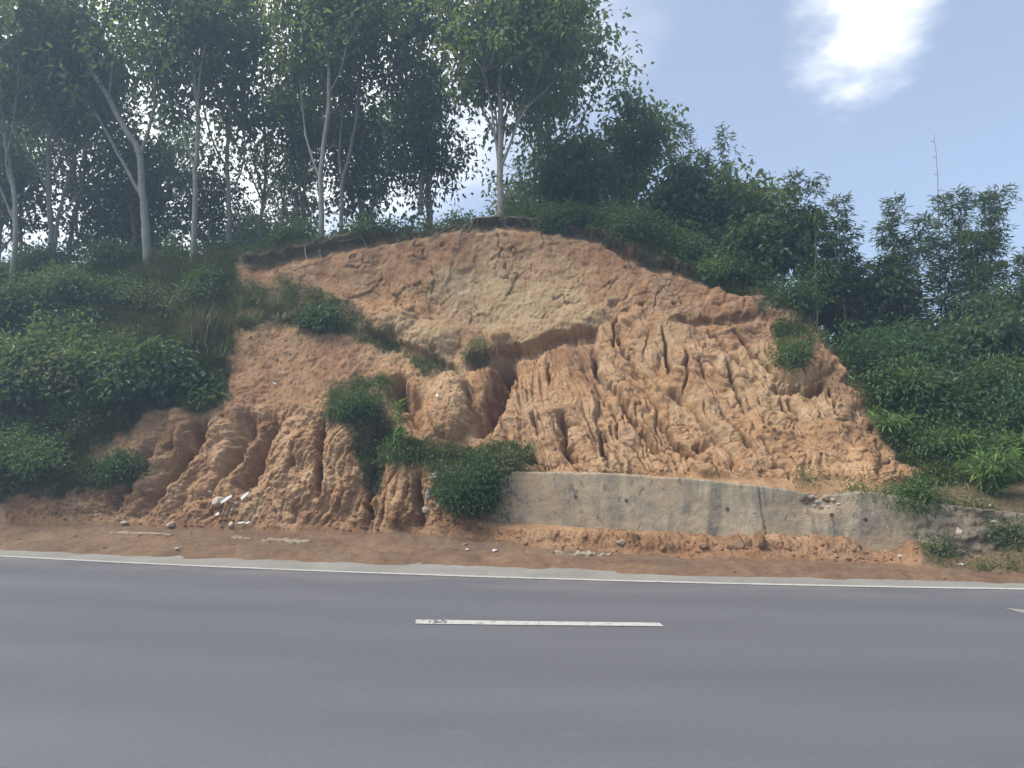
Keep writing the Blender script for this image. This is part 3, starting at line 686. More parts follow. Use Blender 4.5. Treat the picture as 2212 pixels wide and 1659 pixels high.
red_polys = [([(500, 740), (640, 715), (760, 740), (830, 800), (700, 850), (640, 880), (490, 880)], 0.85), ([(1040, 760), (1110, 745), (1100, 850), (1040, 930), (1030, 860)], 1.0),
             ([(1185, 735), (1285, 725), (1295, 840), (1220, 800)], 0.95), ([(1380, 540), (1640, 630), (1560, 640), (1440, 620)], 0.5), ([(230, 980), (440, 890), (300, 1120), (0, 1150), (0, 1070)], 0.6),
             ([(1690, 640), (1762, 655), (1760, 720), (1680, 690)], 0.6), ([(1440, 685), (1640, 690), (1560, 740), (1470, 730)], 0.6), ([(-420, 1100), (1000, 1100), (1000, 1200), (-420, 1200)], 0.75), ([(1000, 1130), (2212, 1160), (2212, 1300), (1000, 1300)], 1.0),
             ([(530, 890), (600, 890), (520, 1060), (480, 1040)], 0.8), ([(520, 570), (700, 530), (720, 590), (540, 610)], 0.5)]
for pl_, st in red_polys: red = np.maximum(red, st * smooth(-22, 25, poly_sd(U, V, pl_) + wob))
cr = cr * (1 - 0.8 * np.clip(red, 0, 1))
zone = np.zeros((NRT, NC, 4)); zone[1:NR + 1, :, 0] = cr; zone[1:NR + 1, :, 1] = hum; zone[1:NR + 1, :, 2] = red; zone[1:NR + 1, :, 3] = veg * 0.85
zone[0] = zone[1]; zone[NR + 1:, :, 1] = 0.6; zone[NR + 1:, :, 3] = 0.8
hill = link('hill', mesh_np('hill', allp.reshape(-1, 3), hf, M['bank'], True, {'zone': ('POINT', 'FLOAT_COLOR', zone.reshape(-1, 4))}))
tag(hill, 'eroded orange clay cut bank with gullies below the trees', 'hill', kind='structure')
BUV = proj(bank); BN = gnorm(bank)
flatUV = BUV.reshape(-1, 2); flatB = bank.reshape(-1, 3); flatN = BN.reshape(-1, 3)
def hill_at(u, v):
    a, b = np.searchsorted(CU, [u - 60, u + 60]); q = BUV[:, a:b].reshape(-1, 2); bb = bank[:, a:b].reshape(-1, 3)
    d = (q[:, 0] - u) ** 2 + (q[:, 1] - v) ** 2
    idx = np.where(d < max(d.min() + 4, 9))[0]; i = idx[np.argmin(bb[idx, 1])]     # nearest visible surface
    return bb[i].copy(), BN[:, a:b].reshape(-1, 3)[i].copy()
bk = allp[NR - 30:].reshape(-1, 3)
def ground_z(x, y):
    d = (bk[:, 0] - x) ** 2 + (bk[:, 1] - y) ** 2
    i = np.argpartition(d, 6)[:6]; w = 1 / (d[i] + 1e-3)
    return float((bk[i, 2] * w).sum() / w.sum())

# ------------------------------------------------------------------ soil verge
toe = bank[0]
vx = np.concatenate([np.linspace(-24, -16, 40), np.linspace(-16, 14, 620), np.linspace(14, 22, 40)])
o_ = np.argsort(toe[:, 0]); ty = np.interp(vx, toe[o_, 0], toe[o_, 1]); tz = np.interp(vx, toe[o_, 0], toe[o_, 2])
sw = np.interp(vx, [-11, -4, 0, 5, 9], [0.85, 1.0, 1.15, 0.75, 0.45]) + 0.10 * perlin(vx * 0.8, vx * 0, 3) + 0.05 * perlin(vx * 4, vx * 0, 6)
ys = edge_y(vx) + sw - 0.35; NVR = 70
ts = np.linspace(0, 1, NVR)[:, None]
vy = ys + (ty + 0.6 - ys) * ts; VX = np.broadcast_to(vx, vy.shape)
dist = vy - ys
zr = -0.03 + 0.10 * smooth(0.15, 0.9, dist + 0.25 * fbm(VX * 1.5, vy * 1.5, 3, 101))
zt = zr * (1 - ts ** 1.5) + (tz + 0.02) * ts ** 1.5
vz = np.maximum(zr, zt + 0.10 * smooth(0.8, 1.0, ts)) + (0.045 * fbm(VX * 0.9, vy * 2.2, 4, 102) + 0.02 * fbm(VX * 6, vy * 7, 3, 103)) * smooth(0.2, 0.8, dist)
mp = gp(825, 1193); vz = vz + 0.13 * np.exp(-((VX - mp.x) / 0.45) ** 2 - ((vy - mp.y - 0.4) / 0.28) ** 2)
vz = vz + 0.12 * np.exp(-((VX - 3.9) / 1.5) ** 2 - ((vy - 12.4) / 0.35) ** 2) * 0.6
vg = np.stack([VX, vy, vz], -1); n = len(vx)
ii, jj = np.meshgrid(np.arange(NVR - 1), np.arange(n - 1), indexing='ij'); aa = ii * n + jj
verge = link('soil_verge', mesh_np('soil_verge', vg.reshape(-1, 3), np.stack([aa, aa + 1, aa + n + 1, aa + n], -1).reshape(-1, 4), M['verge'])); tag(verge, 'red soil verge washed out below the bank', 'verge', kind='structure')
vgf = vg.reshape(-1, 3); vguv = proj(vgf)
def verge_at(u, v):
    d = (vguv[:, 0] - u) ** 2 + (vguv[:, 1] - v) ** 2; return vgf[np.argmin(d)].copy()

# ------------------------------------------------------------------ retaining wall
def wall_obj():
    us = np.arange(1058, 2300, 3.0)
    yt = np.interp(us, [1058, 1085, 1110, 1300, 1500, 1620, 1700, 1740, 1770, 1800, 1830, 1860, 1900, 1960, 2003, 2100, 2212, 2300], [1075, 1035, 1021, 1023, 1036, 1049, 1058, 1064, 1068, 1068, 1066, 1064, 1066, 1076, 1088, 1098, 1112, 1122]) + 1.6 * fbm(us / 25, us * 0, 3, 111) + 1.0 * perlin(us / 5, us * 0, 6)
    yt = yt + 16 * np.exp(-((us - 1775) / 28) ** 2) * (0.6 + 0.6 * np.clip(perlin(us / 9, us * 0, 8), -.5, 1))
    yb = np.interp(us, [1058, 1300, 1600, 2003, 2300], [1175, 1200, 1212, 1230, 1252])
    dt = np.interp(us, [1058, 1080, 1300, 1500, 1700, 1900, 2003, 2212, 2300], [15.95, 15.85, 15.08, 14.45, 13.87, 13.33, 13.05, 12.38, 12.12])
    nr = 46; rows = []
    for k in range(nr):
        t = k / (nr - 1); v = yb + (yt - yb) * t; d = dt - 0.13 * (1 - t)
        p = Pn(us, v, d)
        rel = 0.02 * fbm(p[:, 0] * 1.3, p[:, 2] * 1.6, 4, 113) + 0.006 * fbm(p[:, 0] * 9, p[:, 2] * 9, 3, 114)
        # spalled patch at the top right where the rubble core shows
        pm = np.exp(-(((us - 1772) / 36) ** 2 + ((v - 1086) / 17) ** 2) ** 2)
        p[:, 1] += rel + 0.10 * pm - smooth(1930, 2010, us) * (0.10 * np.clip(fbm(p[:, 0] * 2.2, p[:, 2] * 2.6, 3, 116), -.4, 1) + 0.05 * fbm(p[:, 0] * 6, p[:, 2] * 6, 3, 117))
        # shrinkage crack
        ck = np.interp(v, [1050, 1110, 1180], [1640, 1648, 1662]); p[:, 1] += 0.05 * np.exp(-((us - ck) / 2.5) ** 2)
        rows.append(p)
    tp = rows[-1]
    for k, s in ((0.02, 0.012), (0.2, 0.02), (0.42, 0.015), (0.5, -0.02)):
        q = tp.copy(); q[:, 1] += k; q[:, 2] += s + 0.01 * perlin(us / 8, us * 0 + k * 7, 9); rows.append(q)
    q = rows[-1].copy(); q[:, 2] -= 1.6; rows.append(q)
    v = np.array(rows); n = len(us); R = len(rows)
    ii, jj = np.meshgrid(np.arange(R - 1), np.arange(n - 1), indexing='ij'); a = ii * n + jj
    f = np.stack([a, a + 1, a + n + 1, a + n], -1).reshape(-1, 4)
    vv = v.reshape(-1, 3)
    # end caps
    for col in (0, n - 1):
        fr = [r * n + col for r in range(R)]
        c = np.array([[fr[i], fr[i + 1], fr[R - 1 - i - 1] if False else fr[R - 1], fr[R - 1]] for i in range(R - 2)])
        f = np.concatenate([f, c[:, [0, 1, 2, 2]]]) if False else f
    return mesh_np('retaining_wall', vv, f, M['wall']), v
wm, wgrid = wall_obj()
wall_e = empty('retaining_wall', wgrid[0, 0], 'low weathered grey concrete retaining wall below the rilled bank', 'wall')
wall_body = link('wall_body', wm, wall_e); wall_body.matrix_parent_inverse = wall_e.matrix_basis.inverted()
wpts = wgrid[:46].reshape(-1, 3); wuv = proj(wpts)
def wall_at(u, v):
    return wpts[np.argmin((wuv[:, 0] - u) ** 2 + (wuv[:, 1] - v) ** 2)].copy()
def child(name, me, par):
    c = link(name, me, par); c.matrix_parent_inverse = par.matrix_basis.inverted(); return c
for u, v, r in ((1245, 1073, .036), (1572, 1098, .036), (1795, 1113, .036), (1868, 1122, .03), (1352, 1081, .028)):
    p = wall_at(u, v); n = 14; aa = np.linspace(0, 2 * np.pi, n, endpoint=False)
    rings = []
    for (ry, rad) in ((-0.025, r), (-0.025, r * 0.72), (0.12, r * 0.7), (0.12, 0.001)):
        rings.append(np.stack([p[0] + rad * np.cos(aa), np.full(n, p[1] + ry), p[2] + rad * np.sin(aa)], -1))
    rings.insert(0, np.stack([p[0] + r * np.cos(aa), np.full(n, p[1] + 0.03), p[2] + r * np.sin(aa)], -1))
    vs = np.concatenate(rings); i, j = np.meshgrid(np.arange(4), np.arange(n), indexing='ij'); j2 = (j + 1) % n
    child('drain_pipe', mesh_np('drain_pipe', vs, np.stack([i * n + j, i * n + j2, (i + 1) * n + j2, (i + 1) * n + j], -1).reshape(-1, 4), M['hole']), wall_e)

def surf_at(u, v):
    if u > 1060 and 1030 + .09 * (u - 1060) < v: return wall_at(u, v), None
    return hill_at(u, v)
# ------------------------------------------------------------------ stones
def rock_mesh(name, sx, sy, sz, seed, mat, sub=3, rough=0.22):
    import bmesh
    bm = bmesh.new(); bmesh.ops.create_icosphere(bm, subdivisions=sub, radius=1)
    v = np.array([x.co[:] for x in bm.verts])
    # planes cut the ball into a faceted stone
    r = np.random.default_rng(seed)
    for k in range(9):
        n = unit(r.normal(size=3)); d = r.uniform(0.55, 0.85); s = v @ n - d; v = np.where((s > 0)[:, None], v - np.outer(s, n) * 0.9, v)
    v += unit(v) * (rough * 0.4 * fbm(v[:, 0] * 2 + seed, v[:, 1] * 2 + v[:, 2], 3, seed))[:, None]
    v *= np.array((sx, sy, sz))
    f = np.array([[q.index for q in p.verts] for p in bm.faces]); bm.free()
    return mesh_np(name, v, f, mat, False)
def rock(name, p, s, label, cat, seed, mat, group=None, sink=0.3, parent=None):
    me = rock_mesh(name, s[0], s[1], s[2], seed, mat)
    if parent:
        o = child(name, me, parent); o.location = Vector(p); return o
    o = link(name, me, None, (p[0], p[1], p[2] + s[2] * (1 - 2 * sink))); o.rotation_euler = (0, 0, seed)
    return tag(o, label, cat, group)
M['clay'] = mk_soil('clay_clod', False, 0.12)
for k, (u, v, w) in enumerate(((1735, 1080, 9), (1752, 1074, 10), (1768, 1084, 9), (1785, 1078, 11), (1803, 1080, 9), (1760, 1093, 7), (1778, 1097, 8), (1795, 1094, 7), (1812, 1090, 6), (1742, 1090, 6))):
    p = wall_at(u, v); s = w * p[1] / FD
    rock('core_stone', (p[0], p[1] + 0.02, p[2]), (s, s * .6, s * .6), None, None, 200 + k, M['stone'] if k % 3 else M['verge'], parent=wall_e)
ROCKS = [(1640, 1155, 30, 42, 'upright orange clay block leaning on the concrete wall', 'clay'), (1590, 1160, 46, 36, 'broad orange clay boulder heaped against the concrete wall', 'clay'),
         (1340, 1168, 22, 12, 'small pale stone half buried in soil by the wall foot', 'stone'), (1520, 1172, 24, 16, 'squat orange clod in the soil heap below the wall', 'clay'),
         (500, 1127, 17, 13, 'rounded grey stone beside the white shards at the bank foot', 'stone'), (470, 1078, 34, 20, 'wide grey concrete lump under the left gullies', 'stone'),
         (370, 1133, 24, 11, 'flat pale grey stone at the foot of the left bank', 'stone'), (268, 1140, 20, 8, 'low flat grey stone left of the pale slab', 'stone'),
         (512, 1085, 9, 7, 'small grey rubble stone just left of the slanted white shards', 'stone'), (528, 1100, 8, 7, 'small grey rubble stone between the white shards', 'stone'),
         (500, 1100, 8, 6, 'tiny grey rubble stone below the left white shard', 'stone'), (455, 1060, 13, 9, 'grey stone on top of the wide concrete lump', 'stone'),
         (925, 1060, 22, 34, 'upright grey rubble block at the broken left end of the wall', 'stone'), (940, 1025, 26, 18, 'grey rubble block above the broken left wall end', 'stone'), (918, 1095, 14, 14, 'squat grey rubble block low beside the dark bush', 'stone'),
         (1912, 990, 18, 16, 'pale orange boulder on the right slope above the shrub', 'clay'), (2011, 1056, 9, 8, 'small pale stone right of the shrub on the wall end', 'stone'), (2142, 1087, 13, 7, 'flat pale stone at the top of the overgrown right wall', 'stone'),
         (1944, 1198, 14, 8, 'grey stone at the right foot of the wall', 'stone'), (1870, 965, 12, 8, 'small orange stone on the right edge of the bank', 'clay'), (1920, 1140, 12, 10, 'angular grey stone bedded in the right wall end', 'stone'),
         (2150, 1130, 12, 9, 'pale grey stone bedded in the overgrown right wall', 'stone'), (2075, 1150, 20, 22, 'big mauve stone bedded in the overgrown right wall', 'stone'), (2010, 1120, 30, 24, 'large mauve stone under the shrub on the wall end', 'stone'), (2195, 1128, 9, 10, 'small white stone at the far right of the overgrown wall', 'stone'),
         (1430, 1180, 16, 12, 'low orange clod in front of the wall middle', 'clay'), (1700, 1178, 18, 14, 'small orange clod right of the upright clay block', 'clay'), (1760, 1190, 12, 8, 'red clod by the wall foot right of centre', 'clay')]
for k, (u, v, w, h, lab, mt) in enumerate(ROCKS):
    p, nn = hill_at(u, v + h * 0.4)
    if 'bedded' in lab or 'under the shrub' in lab: p = wall_at(u, v); p[1] += .35 * w * p[1] / FD
    s = p[1] / FD
    rock('boulder' if w > 25 else 'stone', p, (w * s * .55, w * s * .45, h * s * .55), lab, 'stone', 300 + k, M[mt], sink=0.42)
for k, (u, v, w, lab) in enumerate(((1492, 1200, 5, 'small white stone lying alone on the red verge'), (1070, 1191, 6, 'small white pebble on the verge in front of the dark bush'), (1008, 1188, 4, 'tiny white pebble left of the verge pebble'), (2075, 1221, 6, 'flat white pebble on the verge under the overgrown wall'), (1755, 1211, 4, 'tiny white pebble on the sandy verge near the right'), (745, 1140, 7, 'small pale stone at the foot of the left buttresses'), (380, 1187, 5, 'tiny pale stone at the left verge edge'))):
    p = verge_at(u, v); s = w * p[1] / FD
    rock('pebble', p, (s, s, s * .6), lab, 'pebble', 400 + k, M['white'] if k != 5 else M['slab'], sink=0.25)
# pale slab edges breaking through the soil
for u0, u1, v, lab in ((238, 372, 1152, 'long pale slab edge showing through soil at the far left'), (568, 668, 1167, 'pale slab edge showing through soil left of the mound'), (1196, 1320, 1195, 'pale slab edge on the verge in front of the wall'), (502, 545, 1163, 'short pale slab edge left of the middle verge')):
    a_ = verge_at(u0, v - 2); b2 = verge_at(u1, v + 2); nseg = 26; vs = []
    for t in np.linspace(0, 1, nseg):
        c = a_ + (b2 - a_) * t; wd = 0.2 * (0.35 + 0.65 * math.sin(math.pi * min(1, max(0, t * .96 + .02)))) * (1 + 0.35 * float(perlin(t * 9, u0 * .1)))
        zt_ = verge_at(*proj(c))[2] + 0.018 + 0.02 * float(perlin(t * 7, u0 * .3))
        vs += [(c[0], c[1] - wd, zt_ - 0.16), (c[0], c[1] - wd, zt_ - .01), (c[0], c[1] - wd * .5, zt_), (c[0], c[1] + wd, zt_), (c[0], c[1] + wd * 1.1, zt_ - 0.16)]
    i, j = np.meshgrid(np.arange(nseg - 1), np.arange(4), indexing='ij'); aa = i * 5 + j
    o = link('slab_edge', mesh_np('slab_edge', vs, np.stack([aa, aa + 1, aa + 6, aa + 5], -1).reshape(-1, 4), M['slab'], False)); tag(o, lab, 'slab')
# broken white shards
def shard(u, v, lw, ww, ang, lab, seed, src=hill_at):
    p = hill_at(u, v)[0] if v < 1130 else verge_at(u, v)
    r = random.Random(seed); s = p[1] / FD; L = lw * s; W = ww * s
    out = [(-L / 2, -W / 2 * r.uniform(.6, 1)), (-L * .1, -W / 2), (L / 2, -W / 2 * r.uniform(.3, .8)), (L / 2 * r.uniform(.8, 1), W / 2 * r.uniform(.4, 1)), (0, W / 2), (-L / 2 * r.uniform(.8, 1), W / 2 * r.uniform(.5, 1))]
    n = len(out); vs = [(x, -0.012 - 0.03 * (x / L) ** 2, z) for x, z in out] + [(x, 0.012 - 0.03 * (x / L) ** 2, z) for x, z in out]
    fs = [list(range(n))[::-1], list(range(n, 2 * n))] + [[i, (i + 1) % n, n + (i + 1) % n, n + i] for i in range(n)]
    me = bpy.data.meshes.new('white_shard'); me.from_pydata(vs, [], fs); me.materials.append(M['white'])
    o = link('white_shard', me, None, (p[0], p[1] - 0.06, p[2] + W * .35)); o.rotation_euler = (math.radians(-35), -ang, 0.1)
    return tag(o, lab, 'shard')
shard(490, 1082, 27, 9, 0.62, 'long slanted white shard on the left rubble', 1); shard(530, 1071, 22, 9, 0.75, 'upper slanted white shard against the clay buttress', 2)
shard(474, 1111, 9, 8, 0.3, 'small square white shard left of the others', 3); shard(524, 1129, 17, 5, 0.05, 'flat white shard lying right of the rounded grey stone', 4); shard(538, 1128, 10, 5, 0.3, 'small white shard at the right end of the flat one', 6)
shard(597, 830, 8, 5, -0.5, 'tiny white scrap on the red upper left slope', 7); shard(943, 857, 6, 9, 0.4, 'tiny white scrap on the clay knob', 8)

# loose crumbs of clay, uncountable
def clods():
    import bmesh
    bm = bmesh.new(); bmesh.ops.create_icosphere(bm, subdivisions=1, radius=1); sv = np.array([x.co[:] for x in bm.verts]); sf = np.array([[q.index for q in p.verts] for p in bm.faces]); bm.free()
    acc = Acc(); r = np.random.default_rng(77)
    wts = (bare * (0.15 + smooth(980, 1120, V)) * (1 - wl_zone) * (1 - 0.8 * face_m)).ravel(); wts[(U.ravel() < -60) | (U.ravel() > 2270)] = 0
    idx = r.choice(len(wts), 3000, p=wts / wts.sum())
    pts = flatB[idx]; pv_ = vgf[r.choice(len(vgf), 500)]
    pts = np.concatenate([pts, pv_])
    for p in pts:
        s = 0.008 + 0.04 * r.random() ** 4
        v = sv * (1 + 0.25 * r.normal(size=(len(sv), 1))) * s * np.array((1.2, 1, .8))
        acc.add(v + p, sf)
    v, f = acc.get(); return mesh_np('clay_crumbs', v, f, M['clay'], False)
o = link('clay_crumbs', clods()); tag(o, 'loose crumbs of orange clay scattered over bank and verge', 'clay crumbs', kind='stuff')

# ------------------------------------------------------------------ plants
def face_attr(n, rng, bias=None):
    a = rng.random(n)
    return np.clip(a if bias is None else a * 0.5 + bias * 0.5, 0, 1)
def leaf_mesh(name, c, ax, nr, L, W, mat, rng, bias=None):
    v, f = leaf_quads(c, ax, nr, L, W)
    return mesh_np(name, v, f, mat, False, {'rnd': ('FACE', 'FLOAT', face_attr(len(f), rng, bias))})
def cluster_leaves(cl, n, spread, L, W, mat, rng, droop=0.5, name='crown'):
    """n leaves round each twig end, hanging outwards and down"""
    c = np.repeat(cl, n, 0); k = len(c)
    off = rng.normal(size=(k, 3)) * np.array((1, 1, 0.75)) * spread
    ax = unit(off) + rng.normal(size=(k, 3)) * 0.5; ax[:, 2] -= droop
    nr = rng.normal(size=(k, 3)) * 0.55 + np.array((0, 0, 1.0))
    bias = np.repeat(rng.random(len(cl)), n)
    return leaf_mesh(name, c + off, ax, nr, L * rng.uniform(.7, 1.25, k), W * rng.uniform(.75, 1.2, k), mat, rng, bias)

def rubber_tree(name, label, base_p, limbs, seed, leaves=9, nclus=520, group=None, spread=0.85, L=0.25, W=0.135, mat='leaf_tree', topz=None, cat='tree', lows=0.35, r_base=None):
    """limbs: list of (points, r0, r1); the first is the trunk, others start on it. Points are world coordinates."""
    rng = np.random.default_rng(seed)
    e = empty(name, base_p, label, cat, group)
    bp = np.array(base_p); sk = []; limbs = [(q_, a_r * .78, b_r * .8) for q_, a_r, b_r in limbs]
    for i, (pts, r0, r1) in enumerate(limbs):
        q = resample(np.array(pts) - bp, 0.35, 0.012, rng); m = len(q)
        rad = np.linspace(r0, r1, m)
        if i == 0: rad = rad * (1 + 0.45 * np.exp(-np.linspace(0, 1, m) * 22))
        v, f = tube_np(q, rad, 9 if r0 > .06 else 6)
        link('trunk' if i == 0 else 'branch', mesh_np('trunk' if i == 0 else 'branch', v, f, M['bark']), e)
        sk.append(q)
    # twigs and leaf clusters
    acc = Acc(); cl = []
    Ls = np.array([len(q) for q in sk], float); Ls[0] *= 0.45
    for _ in range(nclus // 5):
        k = rng.choice(len(sk), p=Ls / Ls.sum()); q = sk[k]; lo = 0.62 if k == 0 else lows
        i = int(len(q) * (lo + (1 - lo) * rng.random() ** 0.8)); i = min(i, len(q) - 1)
        st = q[i]; d = q[min(i + 1, len(q) - 1)] - q[max(i - 1, 0)]
        out = unit(unit(d) * 0.7 + rng.normal(size=3) * np.array((0.8, 0.8, 0.45)))
        Lt = rng.uniform(0.7, 2.1) * spread
        p1 = st + out * Lt * .5 + np.array((0, 0, .08)); p2 = st + out * Lt + np.array((0, 0, .1 * Lt))
        acc.add(*tube_np(np.array([st, p1, p2]), [0.02, 0.013, 0.006], 4))
        for t in (0.35, 0.6, 0.8, 0.95, 1.05):
            cl.append(st + (p2 - st) * t + rng.normal(size=3) * 0.26 * spread)
    cr_ = cluster_leaves(np.array(cl), leaves, 0.2, L, W, M[mat], rng, 0.85)
    crown = link('crown', cr_, e)
    v, f = acc.get(); link('twigs', mesh_np('twigs', v, f, M['bark']), e)['kind'] = 'stuff'
    return e
def K1(cx, cy): return (cx * .3676, cy * .3676)
def K2(cx, cy): return (678 + cx * .3676, cy * .3676)
def limb(K, pts, d, r0, r1, dy=0.0, end=None):
    out = []
    for i, (x, y) in enumerate(pts):
        u, v = K(x, y); out.append(np.array(P(u, v, d + dy * i / max(1, len(pts) - 1))))
    if end is not None: out.append(out[-1] + np.array(end))
    return (out, r0, r1)
def tree_from(K, label, d, trunk, branches, seed, r, **kw):
    u, v = K(*trunk[0]); b = np.array(P(u, v, d))
    b2 = b.copy(); b2[2] -= 0.5                      # footing inside the soil
    tl = limb(K, trunk, d, r, r * .35, kw.pop('dy', 0.0), kw.pop('tend', (0.1, 0, 2.5)))
    tl = ([b2] + tl[0], tl[1], tl[2])
    lim = [tl] + [limb(K, pts, d, rr_, rr_ * .3, dy, end) for pts, rr_, dy, end in branches]
    return rubber_tree('tree', label, b2, lim, seed, **kw)
TREES = [
 tree_from(K1, 'stout pale forked tree standing in shrubs on the left slope', 22.8, [(870, 1590), (858, 1380), (845, 1180), (820, 930), (800, 850), (740, 770), (640, 580), (480, 260)],
   [([(840, 1165), (690, 900), (600, 730), (480, 530), (390, 330)], .085, .6, (-.8, 0.2, 1.6)), ([(822, 930), (890, 700), (910, 550), (905, 400), (890, 200)], .075, -.5, (0, 0, 2)), ([(640, 580), (660, 400), (720, 200)], .05, .5, (.4, 0, 2))], 1, .19, nclus=620),
 tree_from(K1, 'straight slim pale tree right of the stout forked one', 22.6, [(1135, 1500), (1145, 1250), (1150, 1000), (1165, 700), (1145, 480), (1120, 150)],
   [([(1148, 1010), (1085, 800), (1058, 650), (1000, 350)], .055, .4, (-.3, 0, 1.5)), ([(1160, 600), (1180, 400), (1230, 150)], .045, -.4, (.5, 0, 1.5))], 2, .125, nclus=480),
 tree_from(K1, 'thin pale tree with three upright limbs left of the crest', 24.5, [(1345, 1400), (1345, 1150), (1332, 980), (1350, 700), (1370, 480), (1410, 250)],
   [([(1332, 985), (1260, 850), (1200, 650), (1170, 400)], .055, .5, (-.3, 0, 1.6)), ([(1350, 1180), (1430, 950), (1440, 700), (1480, 450)], .05, -.3, (.3, 0, 1.6))], 3, .12, nclus=480),
 tree_from(K2, 'tall slim pale tree forking in a narrow V at the left crest', 21.6, [(45, 1400), (42, 1200), (38, 1050), (70, 750), (90, 550), (75, 300), (40, 60)],
   [([(40, 1060), (0, 950), (-50, 790), (-70, 600), (-100, 300)], .06, .4, (-.3, 0, 1.8)), ([(90, 540), (150, 430), (200, 250)], .04, -.5, (.5, 0, 1.6))], 4, .125, nclus=520),
 tree_from(K2, 'thin short-forked tree just right of the narrow V tree', 23.5, [(160, 1330), (168, 1080), (200, 940), (250, 700), (270, 400)],
   [([(168, 1070), (150, 900), (175, 600), (160, 300)], .05, .4, (0, 0, 1.8))], 5, .10, nclus=430),
 tree_from(K2, 'vase shaped pale tree alone on the very top of the bank', 21.0, [(1097, 1262), (1096, 1120), (1092, 980), (1100, 750), (1092, 450), (1090, 200)],
   [([(1094, 1000), (1060, 780), (1000, 660), (930, 480), (880, 250)], .075, .5, (-.4, 0, 1.6)), ([(1080, 880), (1030, 560), (1000, 420), (985, 200)], .05, -.6, (0, 0, 1.6)), ([(1094, 960), (1125, 700), (1180, 470), (1200, 200)], .06, .8, (.2, 0, 1.6)),
    ([(1096, 1010), (1165, 810), (1250, 640), (1390, 500), (1450, 330)], .07, -.3, (.25, 0, 1.2)), ([(1165, 810), (1240, 560), (1310, 330), (1370, 120)], .055, .5, (.3, 0, 1.4)), ([(1085, 930), (1072, 700), (1060, 500), (1040, 250)], .045, .9, (0, 0, 1.6)), ([(1250, 640), (1330, 420), (1440, 190)], .04, -.7, (.3, 0, .9))], 6, .155, nclus=900, spread=0.8),
 tree_from(K2, 'leaning thin tree midway between the narrow V and vase shaped trees', 24.0, [(628, 1180), (640, 950), (670, 800), (660, 500), (620, 300), (600, 80)],
   [([(640, 960), (600, 800), (560, 560), (530, 300)], .05, .5, (-.2, 0, 1.5)), ([(668, 780), (730, 560), (760, 300)], .05, -.4, (.2, 0, 1.5))], 7, .11, nclus=520),
 tree_from(K1, 'brownish tree at the far left edge of the picture', 22.6, [(80, 1590), (88, 1400), (92, 1200), (60, 1000), (35, 860), (10, 600), (-10, 300)],
   [([(90, 1180), (40, 960), (70, 780), (100, 560), (120, 300)], .06, -.4, (.2, 0, 1.6)), ([(85, 1300), (20, 1150), (-60, 900), (-90, 600)], .05, .5, (-.2, 0, 1.6))], 8, .12, nclus=520),
]
# background trees of the grove: a few builds, copied
def generic_tree(seed, h, label, group, mat='leaf_far', leaves=8, nclus=380, lows=.15):
    r = np.random.default_rng(seed)
    tr = [np.array((0, 0, -.5))]; x = y = 0.0
    for k in range(1, 6):
        x += r.normal(0, .14); y += r.normal(0, .14); tr.append(np.array((x, y, h * k / 5.5)))
    lim = [(tr, .12, .035)]
    for k in range(6):
        i = r.uniform(0.22, 0.7) * 5; a = tr[int(i)] + (tr[min(int(i) + 1, 5)] - tr[int(i)]) * (i % 1); ang = r.uniform(0, 6.28)
        dx, dy = math.cos(ang), math.sin(ang); ln = r.uniform(.35, .6) * h * (1 - i / 9)
        lim.append(([a, a + np.array((dx * ln * .22, dy * ln * .22, ln * .45)), a + np.array((dx * ln * .42, dy * ln * .42, ln))], .055, .015))
    return rubber_tree('tree', label, (0, 0, 0), lim, seed, leaves=leaves, nclus=nclus, group=group, mat=mat, lows=lows, spread=1.0)
GL, GG = 'slender leafy tree in the grove behind the front row', 'trees of the grove behind the front row'
protos = [generic_tree(20 + k, 10 + 1.2 * k, GL, GG) for k in range(4)]
r = random.Random(42); spots = []
tries = 0
while len(spots) < 12 and tries < 5000:
    tries += 1
    y = 23.8 + 14 * r.random(); u = r.uniform(-170, 1235); x = (u - 1106) / FD * y * 1.02
    if all((x - a) ** 2 + (y - b) ** 2 > 2.0 ** 2 for a, b in spots): spots.append((x, y))
for u, y in ((930, 28.0), (1150, 25.0), (1215, 27.0), (110, 25.0)): spots.append(((u - 1106) / FD * y * 1.02, y))
for k, (x, y) in enumerate(spots):
    z = ground_z(x, y); s = r.uniform(.85, 1.15)
    if k < 4:
        o = protos[k]; o.location = (x, y, z); o.rotation_euler = (0, 0, r.uniform(0, 6.28)); o.scale = (s, s, s)
    else: copy_thing(protos[k % 4], (x, y, z), r.uniform(0, 6.28), (s, s, s * r.uniform(.9, 1.15)))

SL, SG = 'leafy young tree in the understory of the grove', 'young understory trees of the grove'
sap = [generic_tree(60 + k, 5.2 + .6 * k, SL, SG, nclus=330, lows=.05) for k in range(3)]
sspots = []
while len(sspots) < 15:
    y = 24.5 + 11 * r.random(); u = r.uniform(-90, 1330); x = (u - 1106) / FD * y * 1.02
    if all((x - a) ** 2 + (y - b) ** 2 > 1.2 ** 2 for a, b in sspots): sspots.append((x, y))
for k, (x, y) in enumerate(sspots):
    z = ground_z(x, y); s = r.uniform(.75, 1.15)
    if k < 3:
        o = sap[k]; o.location = (x, y, z); o.rotation_euler = (0, 0, r.uniform(0, 6.28)); o.scale = (s, s, s)
    else: copy_thing(sap[k % 3], (x, y, z), r.uniform(0, 6.28), s)
